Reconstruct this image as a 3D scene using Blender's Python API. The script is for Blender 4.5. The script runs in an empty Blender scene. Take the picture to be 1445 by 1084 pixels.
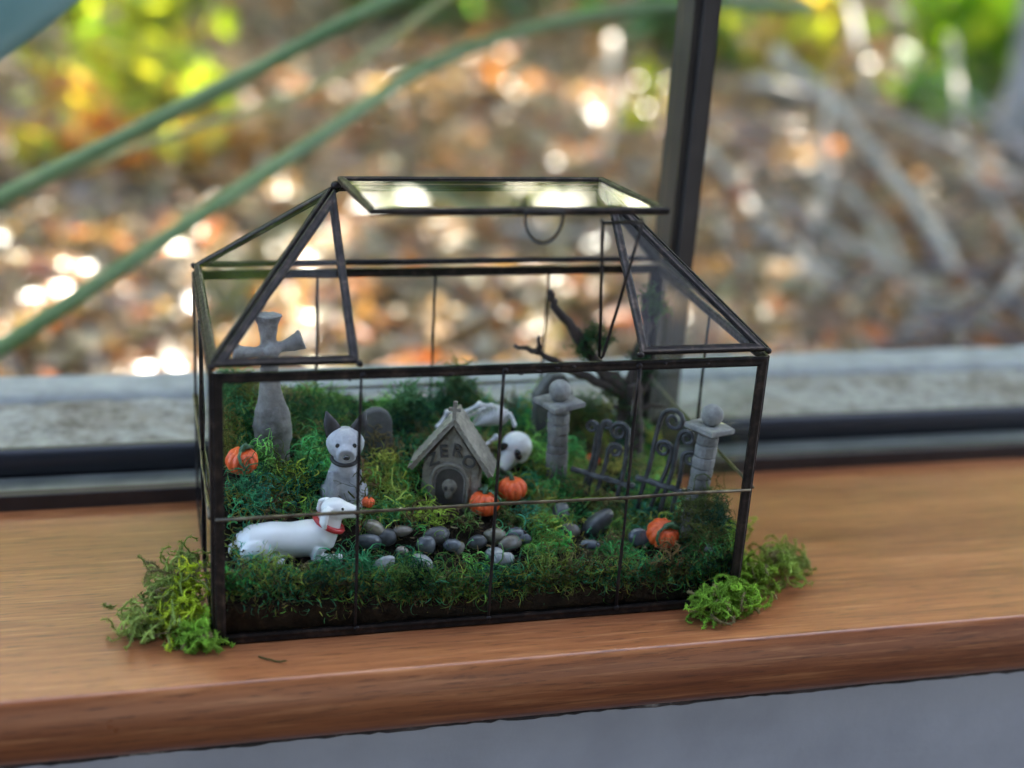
import bpy, bmesh, math, random
import numpy as np
from mathutils import Vector, Matrix, Euler

# ------------------------------------------------------------------ camera, sky, sun, exposure
CM = 0.01                                   # everything below is written in centimetres
sc = bpy.context.scene
cam_d = bpy.data.cameras.new('camera')
cam = bpy.data.objects.new('camera', cam_d)
sc.collection.objects.link(cam)
sc.camera = cam
cam.location = (-3.2213 * CM, -63.0815 * CM, 38.4086 * CM)
cam.rotation_euler = (1.2062, -0.0605, -0.2504)
cam_d.sensor_width = 36.0
cam_d.lens = 2016.3 / 1445 * 36.0
cam_d.clip_start = 0.01
cam_d.clip_end = 200.0
cam_d.dof.use_dof = True
cam_d.dof.focus_distance = 0.746
cam_d.dof.aperture_fstop = 2.9

SUN_EL, SUN_AZ = math.radians(44), math.radians(24)     # behind the window, a little to the right
world = bpy.data.worlds.new('World')
sc.world = world
world.use_nodes = True
wn, wl = world.node_tree.nodes, world.node_tree.links
sky = wn.new('ShaderNodeTexSky')
sky.sky_type = 'NISHITA'
sky.sun_disc = False
sky.sun_elevation = SUN_EL
sky.sun_rotation = SUN_AZ
sky.air_density = 0.7
sky.dust_density = 4.0
sky.ozone_density = 0.6
wl.new(sky.outputs[0], wn['Background'].inputs[0])
wn['Background'].inputs[1].default_value = 0.14

sun_d = bpy.data.lights.new('sun', 'SUN')
sun_d.energy = 4.5
sun_d.angle = math.radians(0.5)
sun_d.color = (1.0, 0.93, 0.82)
sun = bpy.data.objects.new('sun', sun_d)
sc.collection.objects.link(sun)
sdir = Vector((math.sin(SUN_AZ) * math.cos(SUN_EL), math.cos(SUN_AZ) * math.cos(SUN_EL), math.sin(SUN_EL)))
sun.rotation_euler = sdir.to_track_quat('Z', 'Y').to_euler()
sun.location = sdir * 5

sc.view_settings.view_transform = 'Standard'
sc.view_settings.look = 'None'
sc.view_settings.exposure = 3.75
sc.view_settings.gamma = 1.0
sc.view_settings.use_curve_mapping = False
sc.render.engine = 'CYCLES'
sc.cycles.max_bounces = 10
sc.cycles.transparent_max_bounces = 40
sc.cycles.glossy_bounces = 4
sc.cycles.diffuse_bounces = 4
sc.cycles.sample_clamp_indirect = 4.0
sc.cycles.use_denoising = True
sc.cycles.caustics_reflective = False
sc.cycles.caustics_refractive = False

rng = np.random.default_rng(7)
random.seed(7)
PI = math.pi

# ------------------------------------------------------------------ helpers
def link(o):
    sc.collection.objects.link(o)
    return o

def tag(o, label=None, cat=None, group=None, kind=None):
    if label: o['label'] = label
    if cat: o['category'] = cat
    if group: o['group'] = group
    if kind: o['kind'] = kind
    return o

def empty(name, loc, rot=(0, 0, 0), label=None, cat=None, group=None):
    o = link(bpy.data.objects.new(name, None))
    o.empty_display_size = 0.01
    o.location = Vector(loc) * CM
    o.rotation_euler = rot
    return tag(o, label, cat, group)

def vn(a):
    a = np.asarray(a, float)
    n = np.linalg.norm(a)
    return a / n if n > 1e-12 else a

class MB:
    """collects faces of one mesh, in centimetres"""
    def __init__(s):
        s.v, s.f = [], []
    def add(s, vs, fs):
        b = len(s.v)
        s.v += [tuple(float(c) for c in q) for q in vs]
        s.f += [tuple(i + b for i in q) for q in fs]
        return s
    def box(s, lo, hi, ch=0.0):
        (x0, y0, z0), (x1, y1, z1) = lo, hi
        if ch <= 0:
            vs = [(x0,y0,z0),(x1,y0,z0),(x1,y1,z0),(x0,y1,z0),(x0,y0,z1),(x1,y0,z1),(x1,y1,z1),(x0,y1,z1)]
            return s.add(vs, [(0,3,2,1),(4,5,6,7),(0,1,5,4),(1,2,6,5),(2,3,7,6),(3,0,4,7)])
        rings = []
        for z, c in ((z0, ch), (z0 + ch, 0), (z1 - ch, 0), (z1, ch)):
            rings.append([(x0+c,y0+c,z),(x1-c,y0+c,z),(x1-c,y1-c,z),(x0+c,y1-c,z)])
        return s.loft(rings)
    def loft(s, rings, cap=True, closed=True):
        n = len(rings[0]); b = len(s.v)
        for r in rings: s.v += [tuple(float(c) for c in q) for q in r]
        for k in range(len(rings) - 1):
            for i in range(n if closed else n - 1):
                j = (i + 1) % n
                s.f.append((b+k*n+i, b+k*n+j, b+(k+1)*n+j, b+(k+1)*n+i))
        if cap and closed:
            s.f.append(tuple(b + i for i in reversed(range(n))))
            s.f.append(tuple(b + (len(rings)-1)*n + i for i in range(n)))
        return s
    def tube(s, pts, rad, n=8, cap=True, flat=1.0, up=(0.13, 0.37, 0.92)):
        pts = [np.asarray(q, float) for q in pts]
        if np.isscalar(rad): rad = [rad] * len(pts)
        rings = []; u = None
        for k, q in enumerate(pts):
            t = vn(pts[min(k+1, len(pts)-1)] - pts[max(k-1, 0)])
            if u is None:
                u = np.asarray(up, float)
                if abs(u @ t) > .95: u = np.array([1., .1, .05])
            u = vn(u - t * (u @ t)); w = np.cross(t, u)
            rings.append([q + rad[k] * (math.cos(a) * u * flat + math.sin(a) * w) for a in [2*PI*i/n for i in range(n)]])
        return s.loft(rings, cap)
    def ell(s, c, r, rot=(0,0,0), n=14, m=9):
        M = np.array(Euler(rot).to_matrix()); c = np.asarray(c, float)
        rings = []
        for k in range(1, m):
            th = PI * k / m
            rings.append([c + M @ np.array([r[0]*math.sin(th)*math.cos(2*PI*i/n), r[1]*math.sin(th)*math.sin(2*PI*i/n), -r[2]*math.cos(th)]) for i in range(n)])
        return s.loft(rings)
    def lathe(s, prof, c=(0,0,0), n=20, fn=None):
        rings = []
        for r, z in prof:
            rings.append([(c[0]+r*math.cos(2*PI*i/n)*(fn(i/n) if fn else 1), c[1]+r*math.sin(2*PI*i/n)*(fn(i/n) if fn else 1), c[2]+z) for i in range(n)])
        return s.loft(rings)
    def prism(s, poly, y0, y1):
        """polygon in (x, z) extruded along y"""
        return s.loft([[(x, y0, z) for x, z in poly], [(x, y1, z) for x, z in poly]])
    def xf(s, M):
        M = np.array(M)
        s.v = [tuple((M @ np.array([*q, 1.0]))[:3]) for q in s.v]
        return s
    def mesh(s, name, smooth=False):
        me = bpy.data.meshes.new(name)
        me.from_pydata([(x*CM, y*CM, z*CM) for x, y, z in s.v], [], s.f)
        bm = bmesh.new(); bm.from_mesh(me)
        bmesh.ops.recalc_face_normals(bm, faces=bm.faces); bm.to_mesh(me); bm.free()
        if smooth:
            me.polygons.foreach_set('use_smooth', np.ones(len(me.polygons), bool))
        return me
    def build(s, name, mat, parent=None, smooth=False, off=None):
        """off: world point (cm) subtracted, used under an un-rotated parent"""
        if off is not None:
            s.v = [(x-off[0], y-off[1], z-off[2]) for x, y, z in s.v]
        me = s.mesh(name, smooth)
        me.materials.append(mat)
        o = link(bpy.data.objects.new(name, me))
        if parent: o.parent = parent
        return o

ts = bpy.data.scenes.new('workbench')      # scratch scene, removed at the end
def baked(o):
    vl = ts.view_layers[0]; vl.update()
    return bpy.data.meshes.new_from_object(o.evaluated_get(vl.depsgraph))

def fuse(name, mb, mat, parent=None, voxel=0.06, smooth=6, noise=0.0, nscale=1.0):
    """melts the shapes of mb into one continuous skin"""
    o = bpy.data.objects.new(name, mb.mesh(name)); ts.collection.objects.link(o)
    r = o.modifiers.new('r', 'REMESH'); r.mode = 'VOXEL'; r.voxel_size = voxel * CM
    q = o.modifiers.new('s', 'SMOOTH'); q.factor = 0.5; q.iterations = smooth
    me = baked(o)
    o.modifiers.clear(); ts.collection.objects.unlink(o); link(o)
    if noise:
        from mathutils import noise as N
        k = len(me.vertices); co = np.zeros(k*3, np.float32); no = np.zeros(k*3, np.float32)
        me.vertices.foreach_get('co', co); me.vertices.foreach_get('normal', no)
        co = co.reshape(-1, 3); no = no.reshape(-1, 3)
        amp = np.array([N.fractal(Vector(q), .8, 2.1, 4) for q in co / CM * nscale])
        me.vertices.foreach_set('co', (co + no * (amp * noise * CM)[:, None]).astype(np.float32).ravel()); me.update()
    me.polygons.foreach_set('use_smooth', np.ones(len(me.polygons), bool))
    me.materials.clear(); me.materials.append(mat)
    me.name = name
    o.data = me
    if parent: o.parent = parent
    return o

def fast(name, V, F, mat, col=None, parent=None, smooth=True):
    """V (n,3) in cm, F (m,4) quads"""
    me = bpy.data.meshes.new(name)
    V = np.ascontiguousarray(V, np.float32) * np.float32(CM); F = np.ascontiguousarray(F, np.int32)
    me.vertices.add(len(V)); me.vertices.foreach_set('co', V.ravel())
    me.loops.add(F.size); me.loops.foreach_set('vertex_index', F.ravel())
    me.polygons.add(len(F)); me.polygons.foreach_set('loop_start', np.arange(0, F.size, F.shape[1], dtype=np.int32))
    me.polygons.foreach_set('use_smooth', np.full(len(F), smooth))
    me.update(calc_edges=True)
    if col is not None:
        a = me.color_attributes.new('tint', 'FLOAT_COLOR', 'POINT')
        c = np.ones((len(V), 4), np.float32); c[:, :3] = col
        a.data.foreach_set('color', c.ravel())
    me.materials.append(mat)
    o = link(bpy.data.objects.new(name, me))
    if parent: o.parent = parent
    return o

def nrm(a): return a / np.maximum(np.linalg.norm(a, axis=-1, keepdims=True), 1e-9)

def strand_geo(base, dirs, length, rad, col, K=7, curl=0.5, spin=0.35, drop=0.0, sides=3, r=rng, taper=0.35):
    N = len(base)
    P = np.zeros((N, K, 3)); P[:, 0] = base
    d = nrm(dirs); ax = nrm(r.normal(size=(N, 3))); step = (length / (K - 1))[:, None]
    T = np.zeros((N, K, 3)); T[:, 0] = d
    for k in range(1, K):
        d = nrm(d + np.cross(ax, d) * spin + r.normal(size=(N, 3)) * curl * .35 + np.array([0, 0, -drop]))
        P[:, k] = P[:, k-1] + d * step; T[:, k] = d
    u = nrm(np.cross(T, nrm(r.normal(size=(N, 1, 3))))); w = np.cross(T, u)
    rr = rad[:, None] * (1 - (1 - taper) * np.linspace(0, 1, K)[None])
    V = np.zeros((N, K, sides, 3))
    for s in range(sides):
        a = 2*PI*s/sides
        V[:, :, s] = P + rr[..., None] * (math.cos(a) * u + math.sin(a) * w)
    idx = np.arange(N*K*sides).reshape(N, K, sides)
    F = np.stack([idx[:, :-1], np.roll(idx, -1, 2)[:, :-1], np.roll(idx, -1, 2)[:, 1:], idx[:, 1:]], -1).reshape(-1, 4)
    C = np.repeat(col, K*sides, 0)
    return V.reshape(-1, 3), F, C, P, T

def leaf_geo(cen, size, nor, heading, col, width=0.5, bend=0.3, fold=0.15, r=rng):
    """pointed leaves, 11 vertices each, bent along and folded across the midrib"""
    N = len(cen)
    n = nrm(nor); h = nrm(heading - n * (heading * n).sum(1, keepdims=True)); s = np.cross(n, h)
    ts = np.array([0, .25, .55, .8, 1.0]); ws = np.array([.06, .8, 1.0, .62, .04])
    b = (bend * r.normal(1, .6, N))[:, None]; fo = (fold * r.normal(1, .7, N))[:, None]
    rows = []
    for t, w in zip(ts, ws):
        a = (t - .5)
        mid = cen + h * (a * size[:, None]) + n * (b * size[:, None] * (a * a - .25))
        off = s * (w * width * .5 * size[:, None]); lift = n * (fo * w * width * size[:, None])
        rows += [mid - off + lift, mid, mid + off + lift]
    V = np.stack(rows, 1)
    base = (np.arange(N) * 15)[:, None, None]
    q = []
    for k in range(4):
        for c in range(2):
            q.append([k*3+c, k*3+c+1, (k+1)*3+c+1, (k+1)*3+c])
    F = (base + np.array(q)[None]).reshape(-1, 4)
    return V.reshape(-1, 3), F, np.repeat(col, 15, 0)

def merge(parts):
    Vs, Fs, Cs, o = [], [], [], 0
    for V, F, C in parts:
        Vs.append(V); Fs.append(F + o); Cs.append(C); o += len(V)
    return np.concatenate(Vs), np.concatenate(Fs), np.concatenate(Cs)

def palette(cols, n, jitter=0.25, w=None, r=rng):
    cols = np.array(cols); k = r.choice(len(cols), n, p=None if w is None else np.array(w)/np.sum(w))
    return np.clip(cols[k] * (1 + r.normal(size=(n, 1)) * jitter) * (1 + r.normal(size=(n, 3)) * .08), .002, .95)

def copy_tree(o, parent=None):
    c = link(o.copy())
    c.parent = parent
    for ch in [k for k in bpy.data.objects if k.parent == o]: copy_tree(ch, c)
    return c

# ------------------------------------------------------------------ materials
class M:
    def __init__(s, name, base=(.5,.5,.5), rough=.6, metal=0.0, spec=.5):
        s.m = bpy.data.materials.new(name); s.m.use_nodes = True
        s.nt = s.m.node_tree; s.n = s.nt.nodes; s.b = s.n['Principled BSDF']; s.out = s.n['Material Output']
        s.set('Base Color', (*base, 1)); s.set('Roughness', rough); s.set('Metallic', metal); s.set('Specular IOR Level', spec)
        s.co = s.n.new('ShaderNodeTexCoord').outputs['Object']
    def set(s, k, v): s.b.inputs[k].default_value = v
    def L(s, a, b): s.nt.links.new(a, b)
    def vec(s, scale=(1,1,1), rot=(0,0,0), src=None):
        m = s.n.new('ShaderNodeMapping'); m.inputs['Scale'].default_value = scale; m.inputs['Rotation'].default_value = rot
        s.L(src or s.co, m.inputs[0]); return m.outputs[0]
    def noise(s, scale, detail=5, rough=.55, vec=None, dist=0.0):
        t = s.n.new('ShaderNodeTexNoise'); t.inputs['Scale'].default_value = scale; t.inputs['Detail'].default_value = detail
        t.inputs['Roughness'].default_value = rough; t.inputs['Distortion'].default_value = dist
        s.L(vec or s.co, t.inputs['Vector']); return t.outputs['Fac']
    def vor(s, scale, vec=None, out='Distance'):
        t = s.n.new('ShaderNodeTexVoronoi'); t.inputs['Scale'].default_value = scale
        s.L(vec or s.co, t.inputs['Vector']); return t.outputs[out]
    def ramp(s, fac, stops):
        r = s.n.new('ShaderNodeValToRGB'); e = r.color_ramp.elements
        while len(e) < len(stops): e.new(.5)
        for k, (p, c) in zip(e, stops): k.position = p; k.color = (*c, 1) if len(c) == 3 else c
        s.L(fac, r.inputs[0]); return r.outputs[0]
    def mix(s, a, b, fac, mode='MIX'):
        x = s.n.new('ShaderNodeMix'); x.data_type = 'RGBA'; x.blend_type = mode
        for i, q in ((6, a), (7, b)):
            if isinstance(q, tuple): x.inputs[i].default_value = (*q, 1)
            else: s.L(q, x.inputs[i])
        if isinstance(fac, (int, float)): x.inputs[0].default_value = fac
        else: s.L(fac, x.inputs[0])
        return x.outputs[2]
    def mapr(s, fac, a, b, c=0.0, d=1.0):
        r = s.n.new('ShaderNodeMapRange'); r.inputs[1].default_value = a; r.inputs[2].default_value = b
        r.inputs[3].default_value = c; r.inputs[4].default_value = d; s.L(fac, r.inputs[0]); return r.outputs[0]
    def color(s, c): s.L(c, s.b.inputs['Base Color']); return s
    def rough(s, c): s.L(c, s.b.inputs['Roughness']); return s
    def bump(s, h, strength=.4, dist=.05):
        b = s.n.new('ShaderNodeBump'); b.inputs['Strength'].default_value = strength; b.inputs['Distance'].default_value = dist * CM
        s.L(h, b.inputs['Height'])
        old = [l for l in s.nt.links if l.to_socket == s.b.inputs['Normal']]
        if old: s.L(old[0].from_socket, b.inputs['Normal'])
        s.L(b.outputs[0], s.b.inputs['Normal']); return s
    def attr(s):
        a = s.n.new('ShaderNodeAttribute'); a.attribute_name = 'tint'; return a.outputs['Color']

def speck(name, dark, light, scale=300, rough=.85, bump=.5, extra=None):
    m = M(name, rough=rough)
    c = m.ramp(m.noise(scale, 6, .7), [(.3, dark), (.7, light)])
    c = m.mix(c, m.ramp(m.noise(scale*.22, 4), [(.35, tuple(.55*k for k in dark)), (.6, light)]), .45)
    if extra: c = m.mix(c, extra, m.mapr(m.noise(scale*.12, 5, .7), .52, .68))
    m.color(c); m.bump(m.noise(scale*1.2, 6, .7), bump, .06)
    return m.m

MAT = {}
# varnished timber, grain along x
m = M('varnished_wood', rough=.34)
g1 = m.noise(1.0, 8, .62, m.vec((9, 210, 210)), .5)
g2 = m.noise(1.0, 5, .7, m.vec((45, 620, 620)))
g3 = m.noise(1.0, 3, .5, m.vec((2.2, 22, 22)), .25)
c = m.ramp(g1, [(.28, (.105, .027, .010)), (.5, (.28, .088, .030)), (.72, (.45, .168, .058))])
c = m.mix(c, m.ramp(g3, [(.35, (.15, .046, .018)), (.65, (.43, .175, .064))]), .45)
c = m.mix(c, (.075, .028, .014), m.mapr(g2, .54, .63, 0, .58))
c = m.mix(c, (.50, .42, .34), m.mapr(m.noise(2600, 1, .5), .78, .80, 0, .5))
g4 = m.noise(1.0, 4, .6, m.vec((16, 330, 330)))
c = m.mix(c, (.55, .25, .10), m.mapr(g4, .55, .70, 0, .5))
m.color(c); m.rough(m.mapr(m.noise(35, 5, .6), .2, .8, .26, .42)); m.bump(g2, .22, .04); m.bump(m.noise(18, 2), .05, .1)
m.set('Coat Weight', .12); m.set('Coat Roughness', .22)
MAT['wood'] = m.m
m = M('dark_bronze_came', metal=.75, rough=.45)
n1 = m.noise(160, 6, .65)
m.color(m.ramp(n1, [(.3, (.010, .009, .009)), (.54, (.024, .020, .018)), (.68, (.060, .044, .034)), (.80, (.18, .14, .11))]))
m.rough(m.mapr(m.noise(420, 4), .3, .7, .32, .6)); m.bump(m.noise(520, 5, .6), .25, .02)
MAT['bronze'] = m.m
m = M('brass_wire', metal=.85, rough=.38)
m.color(m.ramp(m.noise(140, 5), [(.35, (.05, .042, .034)), (.7, (.20, .165, .10))])); m.bump(m.noise(500, 4), .2, .02)
MAT['wire'] = m.m

def glass(name, tint, base_f, dust, dust_col=(.75, .78, .75)):
    mt = bpy.data.materials.new(name); mt.use_nodes = True
    nt = mt.node_tree; n = nt.nodes; n.clear(); L = nt.links.new
    out = n.new('ShaderNodeOutputMaterial')
    lw = n.new('ShaderNodeLayerWeight'); lw.inputs[0].default_value = .5
    p5 = n.new('ShaderNodeMath'); p5.operation = 'POWER'; p5.inputs[1].default_value = 5.6; L(lw.outputs['Facing'], p5.inputs[0])
    f = n.new('ShaderNodeMapRange'); f.inputs[3].default_value = base_f; f.inputs[4].default_value = .95; L(p5.outputs[0], f.inputs[0])
    tr = n.new('ShaderNodeBsdfTransparent'); tr.inputs[0].default_value = (*tint, 1)
    gl = n.new('ShaderNodeBsdfGlossy'); gl.inputs['Roughness'].default_value = .012; gl.inputs[0].default_value = (.97, 1, .98, 1)
    df = n.new('ShaderNodeBsdfDiffuse'); df.inputs[0].default_value = (*dust_col, 1)
    tc = n.new('ShaderNodeTexCoord'); nz = n.new('ShaderNodeTexNoise'); nz.inputs['Scale'].default_value = 38; nz.inputs['Detail'].default_value = 8
    nz.inputs['Roughness'].default_value = .75
    L(tc.outputs['Object'], nz.inputs['Vector'])
    dm = n.new('ShaderNodeMapRange'); dm.inputs[1].default_value = .48; dm.inputs[2].default_value = .85; dm.inputs[3].default_value = dust * .25; dm.inputs[4].default_value = dust * 2.5
    L(nz.outputs['Fac'], dm.inputs[0])
    a = n.new('ShaderNodeMixShader'); L(f.outputs[0], a.inputs[0]); L(tr.outputs[0], a.inputs[1]); L(gl.outputs[0], a.inputs[2])
    b = n.new('ShaderNodeMixShader'); L(dm.outputs[0], b.inputs[0]); L(a.outputs[0], b.inputs[1]); L(df.outputs[0], b.inputs[2])
    L(b.outputs[0], out.inputs[0])
    return mt
MAT['glass'] = glass('old_thin_glass', (.98, .992, .985), .005, .0012)
MAT['window_glass'] = glass('window_glass', (.98, .99, .985), .008, .001)

m = M('black_rubber', (.012, .013, .016), rough=.42); m.bump(m.noise(60, 4), .1, .05); MAT['rubber'] = m.m
m = M('brown_painted_metal', rough=.5)
m.color(m.mix(m.ramp(m.noise(40, 6), [(.3, (.020, .014, .011)), (.7, (.040, .029, .023))]), (.25, .22, .19), m.mapr(m.noise(900, 3, .7), .72, .78, 0, .5)))
MAT['frame_brown'] = m.m
m = M('anodised_aluminium', rough=.36, metal=.7)
m.color(m.ramp(m.noise(30, 5), [(.3, (.22, .24, .22)), (.7, (.36, .38, .35))])); MAT['alu'] = m.m
m = M('mullion_paint', rough=.5); m.color(m.ramp(m.noise(20, 6), [(.3, (.022, .019, .016)), (.7, (.042, .037, .032))])); MAT['mullion'] = m.m
m = M('blue_grey_wall_paint', rough=.7)
m.color(m.ramp(m.noise(14, 6), [(.3, (.31, .315, .33)), (.7, (.42, .425, .44))])); m.bump(m.noise(220, 5, .6), .35, .06); m.bump(m.noise(1, 4, .6, m.vec((30, 30, 260))), .25, .06); MAT['wall'] = m.m
m = M('dark_floor', (.06, .05, .045), rough=.6); m.color(m.ramp(m.noise(6, 5), [(.3, (.016, .014, .013)), (.7, (.03, .026, .024))])); MAT['floor'] = m.m
m = M('room_paint', rough=.8); m.color(m.ramp(m.noise(5, 5), [(.3, (.06, .063, .07)), (.7, (.08, .083, .09))])); MAT['room'] = m.m
m = M('old_caulk', (.32, .29, .25), rough=.8); m.color(m.ramp(m.noise(28, 6, .7), [(.45, (.02, .015, .013)), (.56, (.06, .045, .038)), (.66, (.34, .31, .27))])); m.bump(m.noise(200, 5), .6, .1); MAT['caulk'] = m.m  # dark stops paint the shadowed gap under the sill, pale ones are caulk

m = M('rough_concrete', rough=.92, spec=.2)
c = m.ramp(m.noise(90, 8, .72), [(.34, (.07, .06, .05)), (.48, (.29, .272, .245)), (.62, (.46, .437, .40))])
c = m.mix(c, m.ramp(m.noise(17, 6, .6), [(.40, (.17, .13, .095)), (.56, (.38, .372, .36))]), .4)
c = m.mix(c, (.09, .075, .06), m.mapr(m.vor(55), .0, .22, .7, 0))
m.color(c); m.bump(m.noise(110, 8, .75), .9, .25); MAT['concrete'] = m.m
m = M('smooth_concrete', rough=.85)
m.color(m.ramp(m.noise(45, 8, .7), [(.3, (.22, .222, .222)), (.7, (.38, .382, .38))])); m.bump(m.noise(80, 7), .5, .15); MAT['concrete_smooth'] = m.m
m = M('garden_soil', rough=.95, spec=.15)
m.color(m.ramp(m.noise(9, 9, .72), [(.3, (.045, .034, .026)), (.55, (.12, .092, .070)), (.75, (.21, .165, .125))])); m.bump(m.noise(30, 8, .7), 1, 1.5); MAT['garden'] = m.m
m = M('dark_potting_soil', rough=.95, spec=.05)
m.color(m.ramp(m.noise(140, 7, .7), [(.3, (.008, .006, .004)), (.6, (.026, .020, .013)), (.8, (.055, .040, .024))])); m.bump(m.noise(180, 6, .7), 1, .3); MAT['soil'] = m.m

def tinted(name, rough, spec=.3, trans=0.0, tm=(1.9, 1.9, .5), sheen=0.0):
    m = M(name, rough=rough, spec=spec)
    c = m.attr(); m.color(c)
    if sheen: m.set('Sheen Weight', sheen)
    if trans:
        t = m.n.new('ShaderNodeBsdfTranslucent'); tc = m.mix(c, tm, 1.0, 'MULTIPLY'); m.L(tc, t.inputs[0])
        x = m.n.new('ShaderNodeMixShader'); x.inputs[0].default_value = trans
        m.L(m.b.outputs[0], x.inputs[1]); m.L(t.outputs[0], x.inputs[2]); m.L(x.outputs[0], m.out.inputs[0])
    return m.m
MAT['moss'] = tinted('dyed_dry_moss', .8, .15, .25, (1.3, 1.3, .8))
MAT['litter'] = tinted('dead_leaves', .36, .5, .2, (1.8, 1.35, .55))
MAT['leaf'] = tinted('green_leaves', .35, .5, .45)
MAT['stick'] = speck('weathered_sticks', (.20, .175, .16), (.50, .45, .41), 60, .85, .7)

m = M('plant_stalk', rough=.42)
m.color(m.mix(m.ramp(m.noise(9, 5, .6), [(.3, (.045, .11, .03)), (.7, (.15, .22, .075))]), (.26, .25, .11), m.mapr(m.noise(40, 4, .7), .58, .72, 0, .6))); m.bump(m.noise(90, 3), .15, .1); MAT['stalk'] = m.m
m = M('yellow_stalk', rough=.5)
m.color(m.ramp(m.noise(25, 5), [(.3, (.22, .21, .07)), (.7, (.36, .33, .12))])); MAT['stalk_yellow'] = m.m

MAT['stone'] = speck('grey_cast_stone', (.085, .083, .078), (.30, .29, .27), 260, .88, .9)
MAT['stone_dark'] = speck('dark_slate_stone', (.07, .069, .067), (.165, .162, .155), 240, .85, .4)
MAT['stone_brown'] = speck('stained_stone', (.10, .092, .08), (.31, .29, .26), 240, .88, .8, (.085, .067, .045))
MAT['stone_house'] = speck('weathered_house_stone', (.11, .095, .070), (.37, .335, .27), 320, .88, .9, (.055, .042, .026))
MAT['stone_pit'] = speck('grimy_recess_stone', (.03, .027, .022), (.075, .066, .055), 260, .9, .4)  # darker stone tone for the door panel and the strip at its foot
MAT['yellow_core'] = speck('raw_broken_core', (.62, .55, .25), (.80, .76, .52), 260, .8, .4)
MAT['ink'] = speck('dark_letter_paint', (.022, .021, .020), (.075, .07, .06), 300, .7, .3)
m = M('wrought_iron', metal=.35, rough=.5)
m.color(m.ramp(m.noise(220, 5), [(.3, (.020, .021, .022)), (.7, (.075, .078, .082))])); m.bump(m.noise(420, 5), .4, .04); MAT['iron'] = m.m
m = M('orange_clay', rough=.42)
m.color(m.ramp(m.noise(240, 5, .6), [(.3, (.60, .075, .012)), (.65, (.82, .125, .026))])); m.set('Subsurface Weight', .08); m.set('Subsurface Radius', (.004, .001, .0005))
m.bump(m.noise(400, 5), .18, .03); MAT['orange'] = m.m
m = M('green_clay', rough=.5); m.color(m.ramp(m.noise(260, 5), [(.3, (.018, .055, .022)), (.7, (.05, .13, .05))])); MAT['green_clay'] = m.m
m = M('white_resin', rough=.24); m.color(m.ramp(m.noise(70, 6), [(.3, (.72, .72, .71)), (.7, (.82, .82, .81))])); m.set('Subsurface Weight', .1); m.set('Subsurface Radius', (.002, .002, .002)); MAT['white'] = m.m
m = M('red_paint', (.42, .018, .022), rough=.35); m.bump(m.noise(300, 4), .2, .03); MAT['red'] = m.m
m = M('black_paint', (.012, .012, .013), rough=.25); MAT['black'] = m.m
m = M('grey_resin', rough=.5); m.color(m.ramp(m.noise(180, 6, .65), [(.3, (.25, .25, .265)), (.6, (.46, .46, .48)), (.8, (.58, .58, .60))])); m.bump(m.noise(260, 5), .2, .03); MAT['grey_dog'] = m.m
m = M('dark_grey_resin', rough=.55); m.color(m.ramp(m.noise(180, 6, .65), [(.3, (.012, .011, .012)), (.7, (.04, .037, .038))])); MAT['grey_dark'] = m.m
m = M('painted_bone', rough=.45); m.color(m.ramp(m.noise(150, 6, .6), [(.3, (.45, .44, .41)), (.6, (.68, .67, .65))])); MAT['bone'] = m.m
MAT['bark'] = speck('dark_twig_bark', (.018, .013, .010), (.075, .055, .042), 200, .9, .8)
for nm, d, l, r in (('a', (.10, .09, .062), (.24, .22, .155), .16), ('b', (.05, .055, .063), (.13, .142, .158), .12), ('c', (.10, .085, .07), (.22, .19, .16), .26), ('d', (.03, .032, .035), (.08, .083, .087), .4), ('e', (.20, .205, .21), (.42, .43, .44), .2)):
    MAT['peb_' + nm] = speck('river_pebble_' + nm, d, l, 420, r, .12)

# ------------------------------------------------------------------ the setting: window sill, wall, window, garden
# wooden sill board with a rounded nose
mb = MB()
prof = [(16.55, -3.6), (16.55, 0.0), (-2.35, 0.0)]
prof[2] = (-3.30, 0.0)
prof += [(-3.30 - .30*math.sin(a), -.30 + .30*math.cos(a)) for a in np.linspace(.15, 1.25, 5)]
prof += [(-3.72, -.62), (-3.84, -1.2), (-3.88, -1.9), (-3.82, -2.6), (-3.66, -3.15), (-3.40, -3.55), (-3.05, -3.76), (-2.6, -3.84), (-1.6, -3.86)]
xs = list(np.linspace(-70, 130, 41))
mb.loft([[(x, y, z) for y, z in prof] for x in xs])
sill = mb.build('window_sill', MAT['wood']); tag(sill, kind='structure')
for p_ in sill.data.polygons: p_.use_smooth = abs(p_.normal.x) < .5 and not (p_.normal.z > .999)
mb = MB(); mb.box((-70, -2.9, -80), (130, -0.4, -3.92)); tag(mb.build('wall_below_sill', MAT['wall']), kind='structure')
mb = MB()
pts = []
for x in np.arange(-70, 130.5, .45):
    pts.append((x, -2.93 + .02 * rng.normal(), -3.93 + .02 * rng.normal()))
mb.tube(pts, [.10 + .03 * math.sin(i_ * .37) + .02 * rng.normal() for i_ in range(len(pts))], 6); tag(mb.build('caulk_bead', MAT['caulk']), kind='structure')

MB().box((-300, -420, -84), (400, -2.95, -80.01)).build('room_floor', MAT['floor'])  # added floor out of view, kept dark so the front panes reflect little
tag(bpy.data.objects['room_floor'], kind='structure')

MB().box((-300, -270, -80), (400, -262, 198)).build('room_wall', MAT['room'])  # added wall and ceiling out of view, holding back the front sky
MB().box((-300, -270, 190), (400, -70, 198)).build('room_ceiling', MAT['room'])
for nm in ('room_wall', 'room_ceiling'): tag(bpy.data.objects[nm], kind='structure')

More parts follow.
